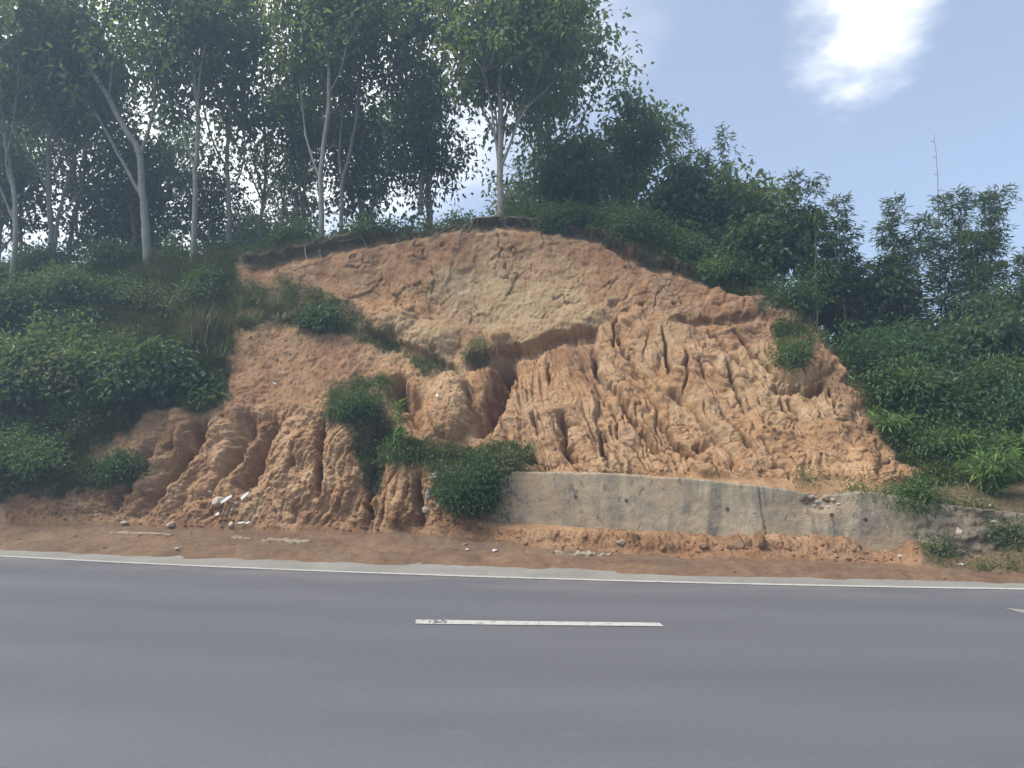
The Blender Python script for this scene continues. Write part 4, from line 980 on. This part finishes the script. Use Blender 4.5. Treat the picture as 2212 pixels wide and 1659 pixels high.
# ---- bushes
def bush(label, p, wid, hgt, seed, mat='leaf_bush', L=.13, W=.065, dens=1.0, group=None, name='shrub', lobes=9, droop=.35, depth=None, cat='shrub', stem_r=.018):
    rng = np.random.default_rng(seed); e = empty(name, p, label, cat, group)
    dep = depth or wid
    c = rng.normal(size=(lobes, 3)); c = unit(c) * rng.uniform(.25, .8, (lobes, 1)); c[:, 2] = np.abs(c[:, 2]) * .85 + .12
    c = c * np.array((wid * .5, dep * .5, hgt * .78)); rad = rng.uniform(.15, .36, lobes) * min(wid, hgt * 1.2)
    cl = []
    nper = max(5, int(26 * dens * (min(wid, hgt) / 1.2) ** 1.2))
    for k in range(lobes):
        d = unit(rng.normal(size=(nper, 3))); cl.append(c[k] + d * rad[k] * rng.uniform(.45, 1.08, (nper, 1)) * np.array((1, 1, .85)))
    nsh = lobes * 2
    for k in range(nsh):
        d = unit(rng.normal(size=3) * np.array((1, 1, .5)) + np.array((0, -.2, .55))); st = c[rng.integers(lobes)]; ln = rng.uniform(.25, .6) * min(wid, hgt) * .8
        tt = np.linspace(.2, 1, max(4, int(ln / .07)))[:, None]; cl.append(st + d * tt * (ln + .2 * min(wid, hgt)) - np.array((0, 0, .25 * ln)) * tt ** 2)
    cl = np.concatenate(cl); cl = cl[cl[:, 2] > 0.0]
    link('foliage', cluster_leaves(cl, 9, .13 + .35 * L, L, W, M[mat], rng, droop, 'foliage'), e)
    acc = Acc()
    for k in range(lobes):
        st = np.array((rng.normal(0, .05), rng.normal(0, .05), -.15)); acc.add(*tube_np(resample(np.array([st, c[k] * np.array((.5, .5, .6)), c[k] * 1.08]), .2), np.linspace(stem_r, stem_r * .4, len(resample(np.array([st, c[k] * np.array((.5, .5, .6)), c[k] * 1.08]), .2))), 5))
    v, f = acc.get(); link('stem', mesh_np('stem', v, f, M['stem']), e)
    return e
def bush_at(label, u, v, wpx, hpx, seed, back=0.0, **kw):
    p, n = surf_at(u, v) if kw.pop('on_wall', False) else hill_at(u, v)
    p = p + np.array((0, back, -.05)); s = p[1] / FD
    if back > 0.4: p[2] = max(p[2], ground_z(p[0], p[1]) - .05) if v < 660 or u > 1750 else p[2]
    return bush(label, p, wpx * s, hpx * s, seed, **kw)
# big ones that can be told apart
bush_at('big spreading vine-covered shrub bulging from the left slope', 130, 850, 330, 190, 501, mat='leaf_vine', L=.17, W=.1, lobes=20, dens=1.2, depth=1.3)
bush_at('dark green broad leaved shrub beside the vine-covered one', 330, 850, 220, 140, 502, mat='leaf_dark', L=.22, W=.1, lobes=13, dens=1.0, depth=1.1, droop=.6)
bush_at('bright green bush high at the left under the trees', 150, 660, 190, 110, 503, mat='leaf_vine', L=.12, W=.07, lobes=12, dens=1.3)
bush_at('round green bush at the left picture edge', 20, 700, 150, 130, 504, mat='leaf_dark', L=.13, W=.07, lobes=10, dens=1.2)
bush_at('leafy bush low on the left slope above the red soil', 60, 1010, 230, 120, 505, mat='leaf_bush', L=.11, W=.06, lobes=13, dens=1.3)
bush_at('yellow green young bush in front of the dark broad leaved shrub', 200, 890, 60, 60, 506, mat='leaf_lime', L=.12, W=.06, lobes=5, dens=.8)
bush_at('dense dark green bush hiding the left end of the concrete wall', 1028, 1102, 150, 160, 507, mat='leaf_dark', L=.1, W=.045, lobes=14, dens=1.8, depth=1.1)
bush_at('small green bush growing on the upper right of the bank', 1712, 785, 72, 90, 508, mat='leaf_bush', L=.1, W=.04, lobes=8, dens=1.2, depth=.6)
bush_at('spreading green shrub on the right end of the wall', 1965, 1085, 125, 70, 509, mat='leaf_bush', L=.09, W=.04, lobes=11, dens=1.3)
bush_at('little bush on the grassy ledge left of the cream face', 690, 705, 85, 55, 510, mat='leaf_dark', L=.15, W=.09, lobes=7, dens=1.0)
bush_at('mat of dark weeds hanging over the gully left of the clay knob', 770, 900, 130, 90, 511, mat='leaf_dark', L=.09, W=.04, lobes=10, dens=1.2, depth=.8)
bush_at('low weeds filling the gully beneath the young bright plant', 870, 985, 120, 60, 512, mat='leaf_bush', L=.08, W=.035, lobes=9, dens=1.2, depth=.7)
bush_at('dry weeds spilling over the wall right of the dense bush', 1110, 1010, 90, 55, 513, mat='grass', L=.08, W=.03, lobes=7, dens=1.0, depth=.6)
bush_at('small tuft of weeds low on the right bank', 1745, 1035, 34, 26, 514, mat='grass', L=.06, W=.025, lobes=4, dens=.7)
bush_at('tiny weed bush on top of the wall near its right end', 1855, 1062, 50, 28, 515, mat='leaf_bush', L=.06, W=.03, lobes=5, dens=.8)
bush_at('lone broad leaved seedling below the dark shrub on the left', 450, 865, 40, 34, 516, mat='leaf_bush', L=.15, W=.09, lobes=3, dens=.5)
bush_at('small shrub growing at the foot of the left bare patch', 265, 1030, 90, 80, 517, mat='leaf_dark', L=.09, W=.045, lobes=8, dens=1.0)
bush_at('light green sapling bush at the crest edge right of the vase shaped tree', 1545, 590, 55, 70, 518, mat='leaf_lime', L=.1, W=.04, lobes=6, dens=.9)
# masses along the crest and slopes
rb = random.Random(9)
sd = 600
for k in range(22):
    u = -40 + 48 * k + rb.uniform(-15, 15); v = float(np.interp(u, CU, V[-1])) + rb.uniform(-2, 14)
    if 560 < u < 1000: hh = rb.uniform(28, 60)
    else: hh = rb.uniform(50, 95)
    bush_at('green undergrowth bush at the feet of the left grove', u, v, rb.uniform(75, 130), hh, sd, back=rb.uniform(.3, 2.2), mat=rb.choice(['leaf_bush', 'leaf_dark', 'leaf_dark']), L=.13, W=.06, lobes=8, dens=.9, group='undergrowth bushes along the crest'); sd += 1
for k in range(19):
    u = rb.uniform(-30, 470) if k < 12 else rb.uniform(-30, 260); v = (rb.uniform(600, 800) if u > 300 else rb.uniform(600, 900)) if k < 12 else rb.uniform(900, 1045 - .25 * max(u, 0))
    bush_at('green shrub in the thicket covering the left slope', u, v, rb.uniform(60, 120), rb.uniform(40, 80), sd, mat=rb.choice(['leaf_bush', 'leaf_vine', 'leaf_vine', 'leaf_dark']) if k < 12 else rb.choice(['grass', 'leaf_vine', 'leaf_bush']), L=rb.uniform(.07, .16) if k < 12 else .08, W=rb.uniform(.04, .075), lobes=8, dens=.9, depth=.9, group='shrubs of the left slope thicket'); sd += 1
for k in range(9):
    u = 150 + 34 * k + rb.uniform(-12, 12); v = rb.uniform(615, 700)
    bush_at('light green shrub in the thicket covering the left slope', u, v, rb.uniform(70, 110), rb.uniform(35, 60), sd, mat=rb.choice(['leaf_vine', 'leaf_vine', 'grass']), L=rb.uniform(.09, .14), W=.06, lobes=9, dens=.9, depth=.9, group='shrubs of the left slope thicket'); sd += 1
for k in range(15):
    u = 1130 + 42 * k + rb.uniform(-14, 14); v = float(np.interp(u, CU, V[-1])) + rb.uniform(-4, 3)
    bush_at('green bush along the crest right of the vase shaped tree', u, v, rb.uniform(90, 140), rb.uniform(70, 120), sd, back=rb.uniform(.5, 1.8), mat=rb.choice(['leaf_dark', 'leaf_bush', 'leaf_dark']), L=.14, W=.06, lobes=9, dens=1.0, group='bushes along the right crest'); sd += 1
for k in range(24):
    u = rb.uniform(1880, 2270); vt = float(np.interp(u, CU, V[-1])); x = (u - 1106) / FD
    y = 15.4 + 5.2 * rb.random(); z = ground_z(x * y, y); s = y / FD
    bush('dark green shrub of the thicket on the right slope', (x * y, y, z - .1), rb.uniform(120, 190) * s, rb.uniform(120, 215) * s, sd, mat=rb.choice(['leaf_dark', 'leaf_dark', 'leaf_bush']), L=.17, W=.06, lobes=11, dens=1.0, group='shrubs of the right slope thicket'); sd += 1
for k in range(7):
    u = rb.uniform(1930, 2250); v = rb.uniform(935, 985)
    bush_at('low shrub on the right slope above the overgrown wall', u, v, rb.uniform(70, 120), rb.uniform(45, 80), sd, mat=rb.choice(['leaf_dark', 'leaf_bush']), L=.1, W=.045, lobes=8, dens=1.0, group='low shrubs above the overgrown wall'); sd += 1
for k in range(9):
    u = rb.uniform(2010, 2260); v = rb.uniform(1150, 1225) if k < 6 else rb.uniform(1100, 1130)
    bush_at('low creeping weeds over the right end of the wall', u, v, rb.uniform(40, 80), rb.uniform(18, 34), sd, mat=rb.choice(['leaf_dark', 'grass']), L=.06, W=.03, lobes=6, dens=.8, on_wall=True, depth=.3, group='creeping weeds on the right wall end'); sd += 1

# ---- fountain-like lime green bamboo grass and other tufts
def tuft(label, p, n, L, W, seed, mat, spread=.6, name='grass_tuft', cat='grass', bend=(.2, .7), rad=.12, group=None):
    rng = np.random.default_rng(seed); e = empty(name, p, label, cat, group)
    a = rng.uniform(0, 6.28, n); t = rng.uniform(.05, spread, n)
    ax = np.stack([np.cos(a) * t, np.sin(a) * t, np.ones(n)], -1)
    c = np.stack([rng.normal(0, rad, n), rng.normal(0, rad, n), np.full(n, -.05)], -1)
    v, f = blade_quads(c, ax, L * rng.uniform(.5, 1.1, n), W * rng.uniform(.7, 1.2, n), rng.uniform(bend[0], bend[1], n))
    link('blades', mesh_np('blades', v, f, M[mat], False, {'rnd': ('FACE', 'FLOAT', np.tile(rng.random(n), 2))}), e)['kind'] = 'stuff'; return e
def tuft_at(label, u, v, n, hpx, seed, mat, W=.02, **kw):
    p, _ = hill_at(u, v); return tuft(label, p, n, hpx * p[1] / FD, W, seed, mat, **kw)
def spray(label, u, v, wpx, hpx, seed):
    """arching canes carrying long narrow lime leaves"""
    p, _ = hill_at(u, v); s = p[1] / FD; rng = np.random.default_rng(seed); e = empty('lime_grass_plant', p, label, 'plant')
    acc = Acc(); C = []; A = []
    for k in range(34):
        a = rng.uniform(0, 6.28); sp = rng.uniform(.1, .5) * wpx * s; h = rng.uniform(.4, .95) * hpx * s
        q = resample(np.array([(0, 0, -.05), (math.cos(a) * sp * .4, math.sin(a) * sp * .4, h * .7), (math.cos(a) * sp, math.sin(a) * sp, h)]), .06); acc.add(*tube_np(q, np.linspace(.008, .004, len(q)), 4))
        for i in range(3, len(q)):
            for _ in range(2):
                C.append(q[i]); d = rng.normal(size=3) + np.array((math.cos(a), math.sin(a), .1)) * 1.1; A.append(d)
    C = np.array(C); A = np.array(A)
    link('foliage', leaf_mesh('foliage', C, A, rng.normal(size=A.shape) * .4 + np.array((0, 0, 1)), .27 * rng.uniform(.6, 1.2, len(C)), .036, M['leaf_lime'], rng), e)
    v_, f_ = acc.get(); link('stem', mesh_np('stem', v_, f_, M['culm']), e)
spray('bright lime long-leaved plant at the right edge of the bank', 1925, 945, 90, 62, 701)
spray('large lime long-leaved plant at the right picture edge', 2150, 1065, 170, 105, 702)
spray('lime long-leaved plant left of the large one on the right', 2065, 985, 90, 55, 703)
spray('yellow lime clump behind the right lime plants', 2200, 990, 80, 60, 704)
tuft_at('tall pale reed grass clump at the right of the left thicket', 435, 745, 300, 130, 710, 'dry_grass', W=.026, spread=.35, bend=(.1, .45), rad=.28)
tuft_at('shorter pale grass clump below the reed grass', 480, 770, 110, 70, 711, 'grass', W=.018, spread=.6, rad=.25)
tuft_at('grass clump on the ledge beneath the left upper face', 590, 655, 120, 50, 712, 'grass', W=.015, spread=.8, rad=.4)
tuft_at('dry grass hanging on the ledge left of the little bush', 640, 690, 120, 38, 713, 'dry_grass', W=.014, spread=.9, rad=.4)
tuft_at('dry grass clump in the notch right of the cream blocks', 1055, 765, 90, 42, 714, 'dry_grass', W=.012, spread=.7, rad=.22)
tuft_at('grass clump on the wall end above the spreading shrub', 2010, 1045, 120, 45, 715, 'grass', W=.014, spread=.7, rad=.3)
# single bright young plant in the gully
def young_plant():
    p, _ = hill_at(868, 958); p[1] -= .3; s = p[1] / FD; e = empty('young_plant', p, 'young bright green plant with big pointed leaves left of the clay knob', 'plant'); rng = np.random.default_rng(5)
    h = 88 * s; q = resample(np.array([(0, 0, -.1), (.03, 0, h * .5), (-.02, -.02, h)]), .06); link('stem', mesh_np('stem', *tube_np(q, np.linspace(.012, .006, len(q)), 6), M['culm']), e)
    k = 0
    for i in range(3, len(q)):
        for j in range(3):
            a = k * 2.4 + rng.uniform(-.3, .3); k += 1; up = .25 + .5 * i / len(q) if i > len(q) * .5 else -.6
            c = q[i][None]; ax = np.array([(math.cos(a), math.sin(a), up)]); L = .3 * rng.uniform(.8, 1.1)
            v, f = leaf_quads(c, ax, np.array([(0, 0, 1.0)]), L, L * .42, .12)
            link('leaf', mesh_np('leaf', v, f, M['leaf_lime'], False, {'rnd': ('FACE', 'FLOAT', rng.random(1))}), e)
young_plant()

# ---- bamboo clumps and round trees on the right
def bamboo(label, p, culms, seed, group=None, leaf=.24, dens=1.0):
    """culms: list of (dx, dy, height, lean_x)"""
    rng = np.random.default_rng(seed); e = empty('bamboo_clump', p, label, 'bamboo', group); C = []; A = []
    for dx, dy, h, lx in culms:
        q = resample(np.array([(dx * .3, dy, -.2), (dx * .7, dy, h * .45), (dx + lx * .4, dy, h * .8), (dx + lx, dy, h)]), .3, .008, rng)
        link('culm', mesh_np('culm', *tube_np(q, np.linspace(.035, .006, len(q)), 6), M['culm']), e)
        n = len(q)
        for i in range(int(n * .28), n):
            fr = i / n; ln = (1.15 - .85 * fr) * min(1, h / 5)
            for _ in range(int(4 * dens)):
                a = rng.uniform(0, 6.28); out = np.array((math.cos(a), math.sin(a), .35)); L = ln * rng.uniform(.4, 1)
                for t in np.linspace(.25, 1, 4):
                    b = q[i] + out * L * t + np.array((0, 0, -.22 * L * t * t)); 
                    for _k in range(4):
                        C.append(b + rng.normal(size=3) * .07); A.append(out * .9 + rng.normal(size=3) * .55 + np.array((0, 0, -.45)))
    C = np.array(C); A = np.array(A)
    link('foliage', leaf_mesh('foliage', C, A, rng.normal(size=A.shape) * .5 + np.array((0, 0, 1)), leaf * rng.uniform(.6, 1.15, len(C)), .042, M['leaf_bamboo'], rng), e)
    return e
def bamboo_px(label, d, u, vbase, tops, seed, **kw):
    b = np.array(P(u, vbase, d)); b[2] = ground_z(b[0], b[1]); cu = []
    rg = np.random.default_rng(seed + 5)
    for (tu, tv) in tops:
        t = np.array(P(tu, tv, d)); h = t[2] - b[2]; cu.append(((t[0] - b[0]) * .7, rg.uniform(-.6, .6), h, (t[0] - b[0]) * .3))
    return bamboo(label, b, cu, seed, **kw)
bamboo_px('slender bamboo clump with thin tops right of the round canopies', 19.5, 1745, 650, [(1712, 385), (1748, 400), (1770, 470), (1735, 500), (1790, 540)], 801, dens=1.4)
bamboo_px('narrow bamboo clump with a leaning top in the middle right', 19.5, 1830, 700, [(1818, 432), (1858, 480), (1805, 530), (1850, 560)], 802, dens=1.5)
bamboo_px('dense bamboo clump with a pointed top right of the sky gap', 20.0, 1945, 760, [(1930, 440), (1905, 500), (1960, 520), (1985, 480), (1920, 570)], 803, dens=1.8)
bamboo_px('tall dense bamboo clump with the highest feathery tops', 20.0, 2090, 780, [(2050, 425), (2085, 412), (2110, 440), (2140, 425), (2075, 520), (2145, 500), (2020, 520)], 804, dens=1.8)
bamboo_px('drooping bamboo clump at the right picture edge', 19.0, 2200, 780, [(2170, 575), (2205, 565), (2250, 540), (2225, 620), (2150, 640), (2195, 660)], 805, dens=1.6)
bamboo_px('bamboo sprays rising above the canopy right of the sky edge', 22.0, 1500, 560, [(1478, 262), (1520, 330), (1562, 300), (1450, 370), (1530, 400)], 806)
bamboo_px('low bamboo clump in the notch between the slender and pointed clumps', 20.5, 1885, 740, [(1878, 575), (1905, 590), (1862, 620), (1890, 650)], 808, dens=1.5)
# bare leading shoot of the tallest bamboo
pb = np.array(P(2035, 780, 20.3)); pb[2] = ground_z(pb[0], pb[1]); e = empty('bamboo_shoot', pb, 'single bare bamboo shoot towering over the right clumps', 'bamboo')
q = resample(np.array([(0, 0, -.2), np.array(P(2030, 560, 20.3)) - pb, np.array(P(2026, 400, 20.3)) - pb, np.array(P(2018, 290, 20.3)) - pb]), .25, .006); link('culm', mesh_np('culm', *tube_np(q, np.linspace(.03, .006, len(q)), 6), M['culm']), e)
rg = np.random.default_rng(8)
for i in range(int(len(q) * .5), len(q), 2):
    a = rg.uniform(0, 6.28); v, f = leaf_quads(q[i][None], np.array([(math.cos(a), math.sin(a), .8)]), np.array([(0.3, 0.2, 1.0)]), .13, .035); link('leaf', mesh_np('leaf', v, f, M['leaf_bamboo'], False, {'rnd': ('FACE', 'FLOAT', [.6])}), e)
def canopy_tree(label, d, u, vb, vt, wpx, seed, mat='leaf_tree', nclus=420):
    b = np.array(P(u, vb, d)); b[2] = ground_z(b[0], b[1]); t = np.array(P(u, vt, d)); h = t[2] - b[2]; s = d / FD; r_ = np.random.default_rng(seed)
    b2 = b - np.array((0, 0, .5)); lim = [([b2, b + np.array((.1, 0, h * .4)), b + np.array((0, 0, h * .85))], .1, .03)]
    for k in range(8):
        a = k * .785 + r_.uniform(-.3, .3); z0 = h * r_.uniform(.2, .55); rad = wpx * s * .5 * r_.uniform(.6, .95)
        lim.append(([b + np.array((0, 0, z0)), b + np.array((math.cos(a) * rad * .6, math.sin(a) * rad * .6, z0 + h * .18)), b + np.array((math.cos(a) * rad, math.sin(a) * rad, min(h * .92, z0 + h * .33)))], .045, .012))
    return rubber_tree('tree', label, b2, lim, seed, nclus=nclus, spread=.55, mat=mat, lows=.2, leaves=10)
canopy_tree('round crowned tree just right of the vase shaped tree', 24, 1360, 470, 225, 170, 901)
canopy_tree('broad rounded tree below the bamboo sprays', 22, 1600, 580, 400, 150, 902)
canopy_tree('low rounded tree at the sky edge behind the vase shaped tree', 23, 1240, 450, 330, 130, 903)
canopy_tree('dark rounded tree in the dip between the canopies', 22.5, 1480, 540, 370, 130, 904, mat='leaf_far')
canopy_tree('dense low tree under the broad rounded one', 20.5, 1660, 640, 500, 150, 905, mat='leaf_far')
canopy_tree('bushy tree filling the gap left of the pointed bamboo', 21, 1850, 720, 610, 160, 906, mat='leaf_far')
canopy_tree('dense dark tree behind the right lime plants', 18.5, 2150, 900, 690, 190, 907, mat='leaf_far')

# ---- exposed roots hang from the crest, parts of their trees
def roots(tree, lst, seed):
    rng = np.random.default_rng(seed)
    for pts in lst:
        w = []
        for u, v in pts:
            p, n = hill_at(u, v); w.append(p + n * .03)
        q = resample(np.array(w), .1, .012, rng)
        c = link('root', mesh_np('root', *tube_np(q, np.linspace(.022, .008, len(q)), 5), M['bark']), tree); c.matrix_parent_inverse = tree.matrix_basis.inverted()
K5 = lambda cx, cy: (474 + cx * .3676, 440.5 + cy * .3676)
roots(TREES[5], [[K5(*p) for p in l] for l in ([(1640, 75), (1500, 80), (1440, 95), (1380, 150), (1330, 210)], [(1500, 82), (1470, 130), (1430, 200)], [(1520, 80), (1510, 140)], [(1660, 75), (1630, 110), (1600, 170)], [(1670, 75), (1690, 120), (1720, 150)], [(1400, 110), (1340, 130), (1290, 170), (1250, 190)], [(1700, 80), (1850, 90), (1910, 120)], [(1440, 95), (1410, 170), (1400, 260)])], 3)
roots(TREES[3], [[K5(*p) for p in l] for l in ([(590, 200), (510, 235), (430, 255)], [(505, 250), (512, 320), (515, 400)], [(600, 200), (590, 270), (600, 330)], [(835, 185), (860, 240), (885, 300), (905, 350)], [(640, 200), (740, 210), (830, 190)])], 4)

# ---- grass and weeds, uncountable
def cover():
    rng = np.random.default_rng(31)
    inb = ((U > -60) & (U < 2280)).ravel(); w = (veg.ravel() ** 2) * inb
    fringe = (np.exp(-((dcrest - 6) / 9.0) ** 2) * 0.9).ravel() * inb; w = np.maximum(w, fringe * .8)
    w = w * (1 - 0.88 * (smooth(1965, 2010, U) * smooth(1045, 1085, V)).ravel()) * (1 - wl_zone.ravel()) * (0.25 + np.clip(fbm(U / 30, V / 30, 3, 99).ravel() + .3, 0, 1.2))
    idx = rng.choice(len(w), 70000, p=w / w.sum()); c = flatB[idx] + rng.normal(size=(len(idx), 3)) * .02; nn = flatN[idx]
    ax = nn * .5 + np.array((0, -.1, 1.0)) + rng.normal(size=c.shape) * .45
    lft = 1 + 1.3 * smooth(620, 420, U.ravel()[idx])
    v, f = blade_quads(c, ax, rng.uniform(.06, .26, len(c)) * lft, .011 * np.sqrt(lft) * rng.uniform(.7, 1.4, len(c)), rng.uniform(.1, .9, len(c)))
    gme = mesh_np('grass', v, f, M['grass'], False, {'rnd': ('FACE', 'FLOAT', np.tile(rng.random(len(c)), 2))})
    idx = rng.choice(len(w), 42000, p=w / w.sum()); c = flatB[idx] + flatN[idx] * rng.uniform(.0, .16, (len(idx), 1)) + rng.normal(size=(len(idx), 3)) * .03
    ax = rng.normal(size=c.shape) + np.array((0, -.3, .1)); lme = leaf_mesh('weeds', c, ax, rng.normal(size=c.shape) * .5 + np.array((0, -.3, 1)), rng.uniform(.04, .1, len(c)), rng.uniform(.02, .05, len(c)), M['leaf_bush'], rng)
    return gme, lme
gme, lme = cover()
tag(link('grass', gme), 'short rough grass on the slopes and ledges', 'grass', kind='stuff')
tag(link('weeds', lme), 'low leafy weeds covering the slopes', 'weeds', kind='stuff')

# ------------------------------------------------------------------ added bluish volume imitating the lens flare veil
FLARE_HAZE = 0.0038
if FLARE_HAZE > 0:
    m = bpy.data.materials.new('flare_haze_volume'); m.use_nodes = True; nt = m.node_tree; nt.nodes.clear()
    out = nt.nodes.new('ShaderNodeOutputMaterial'); vol = nt.nodes.new('ShaderNodeVolumePrincipled'); vol.inputs['Color'].default_value = (0.55, 0.75, 1, 1); vol.inputs['Density'].default_value = FLARE_HAZE; vol.inputs['Anisotropy'].default_value = 0.3
    nt.links.new(vol.outputs[0], out.inputs['Volume'])
    x, y0, y1, z0, z1 = 130, -40, 170, -12, 36
    vs = [(sx * x, yy, zz) for sx in (-1, 1) for yy in (y0, y1) for zz in (z0, z1)]
    me = bpy.data.meshes.new('flare_haze'); me.from_pydata(vs, [], [[0, 1, 3, 2], [4, 6, 7, 5], [0, 4, 5, 1], [2, 3, 7, 6], [0, 2, 6, 4], [1, 5, 7, 3]]); me.materials.append(m)
    tag(link('flare_haze', me), 'thin bluish veil added over the scene to imitate lens flare', 'flare_haze', kind='stuff')

# ------------------------------------------------------------------ alike plants are told apart by their order across the picture
ONES = ['first', 'second', 'third', 'fourth', 'fifth', 'sixth', 'seventh', 'eighth', 'ninth', 'tenth', 'eleventh', 'twelfth', 'thirteenth', 'fourteenth', 'fifteenth', 'sixteenth', 'seventeenth', 'eighteenth', 'nineteenth', 'twentieth',
        'twenty-first', 'twenty-second', 'twenty-third', 'twenty-fourth', 'twenty-fifth', 'twenty-sixth', 'twenty-seventh', 'twenty-eighth', 'twenty-ninth', 'thirtieth', 'thirty-first', 'thirty-second', 'thirty-third', 'thirty-fourth', 'thirty-fifth', 'thirty-sixth']
TEXT = {'trees of the grove behind the front row': '%s slender tree from the left in the grove behind the front row',
        'young understory trees of the grove': '%s young leafy tree from the left in the understory of the grove',
        'undergrowth bushes along the crest': '%s undergrowth bush from the left at the feet of the left grove',
        'shrubs of the left slope thicket': '%s shrub from the left in the thicket on the left slope',
        'bushes along the right crest': '%s bush to the right of the vase shaped tree along the crest',
        'shrubs of the right slope thicket': '%s dark shrub from the left in the thicket on the right slope',
        'low shrubs above the overgrown wall': '%s low shrub from the left above the overgrown right wall end',
        'creeping weeds on the right wall end': '%s patch of creeping weeds from the left on the right wall end'}
for gname, txt in TEXT.items():
    mem = [o for o in SC.objects if o.parent is None and o.get('group') == gname]
    mem.sort(key=lambda o: proj(np.array(o.location))[0])
    for k, o in enumerate(mem): o['label'] = txt % ONES[k]
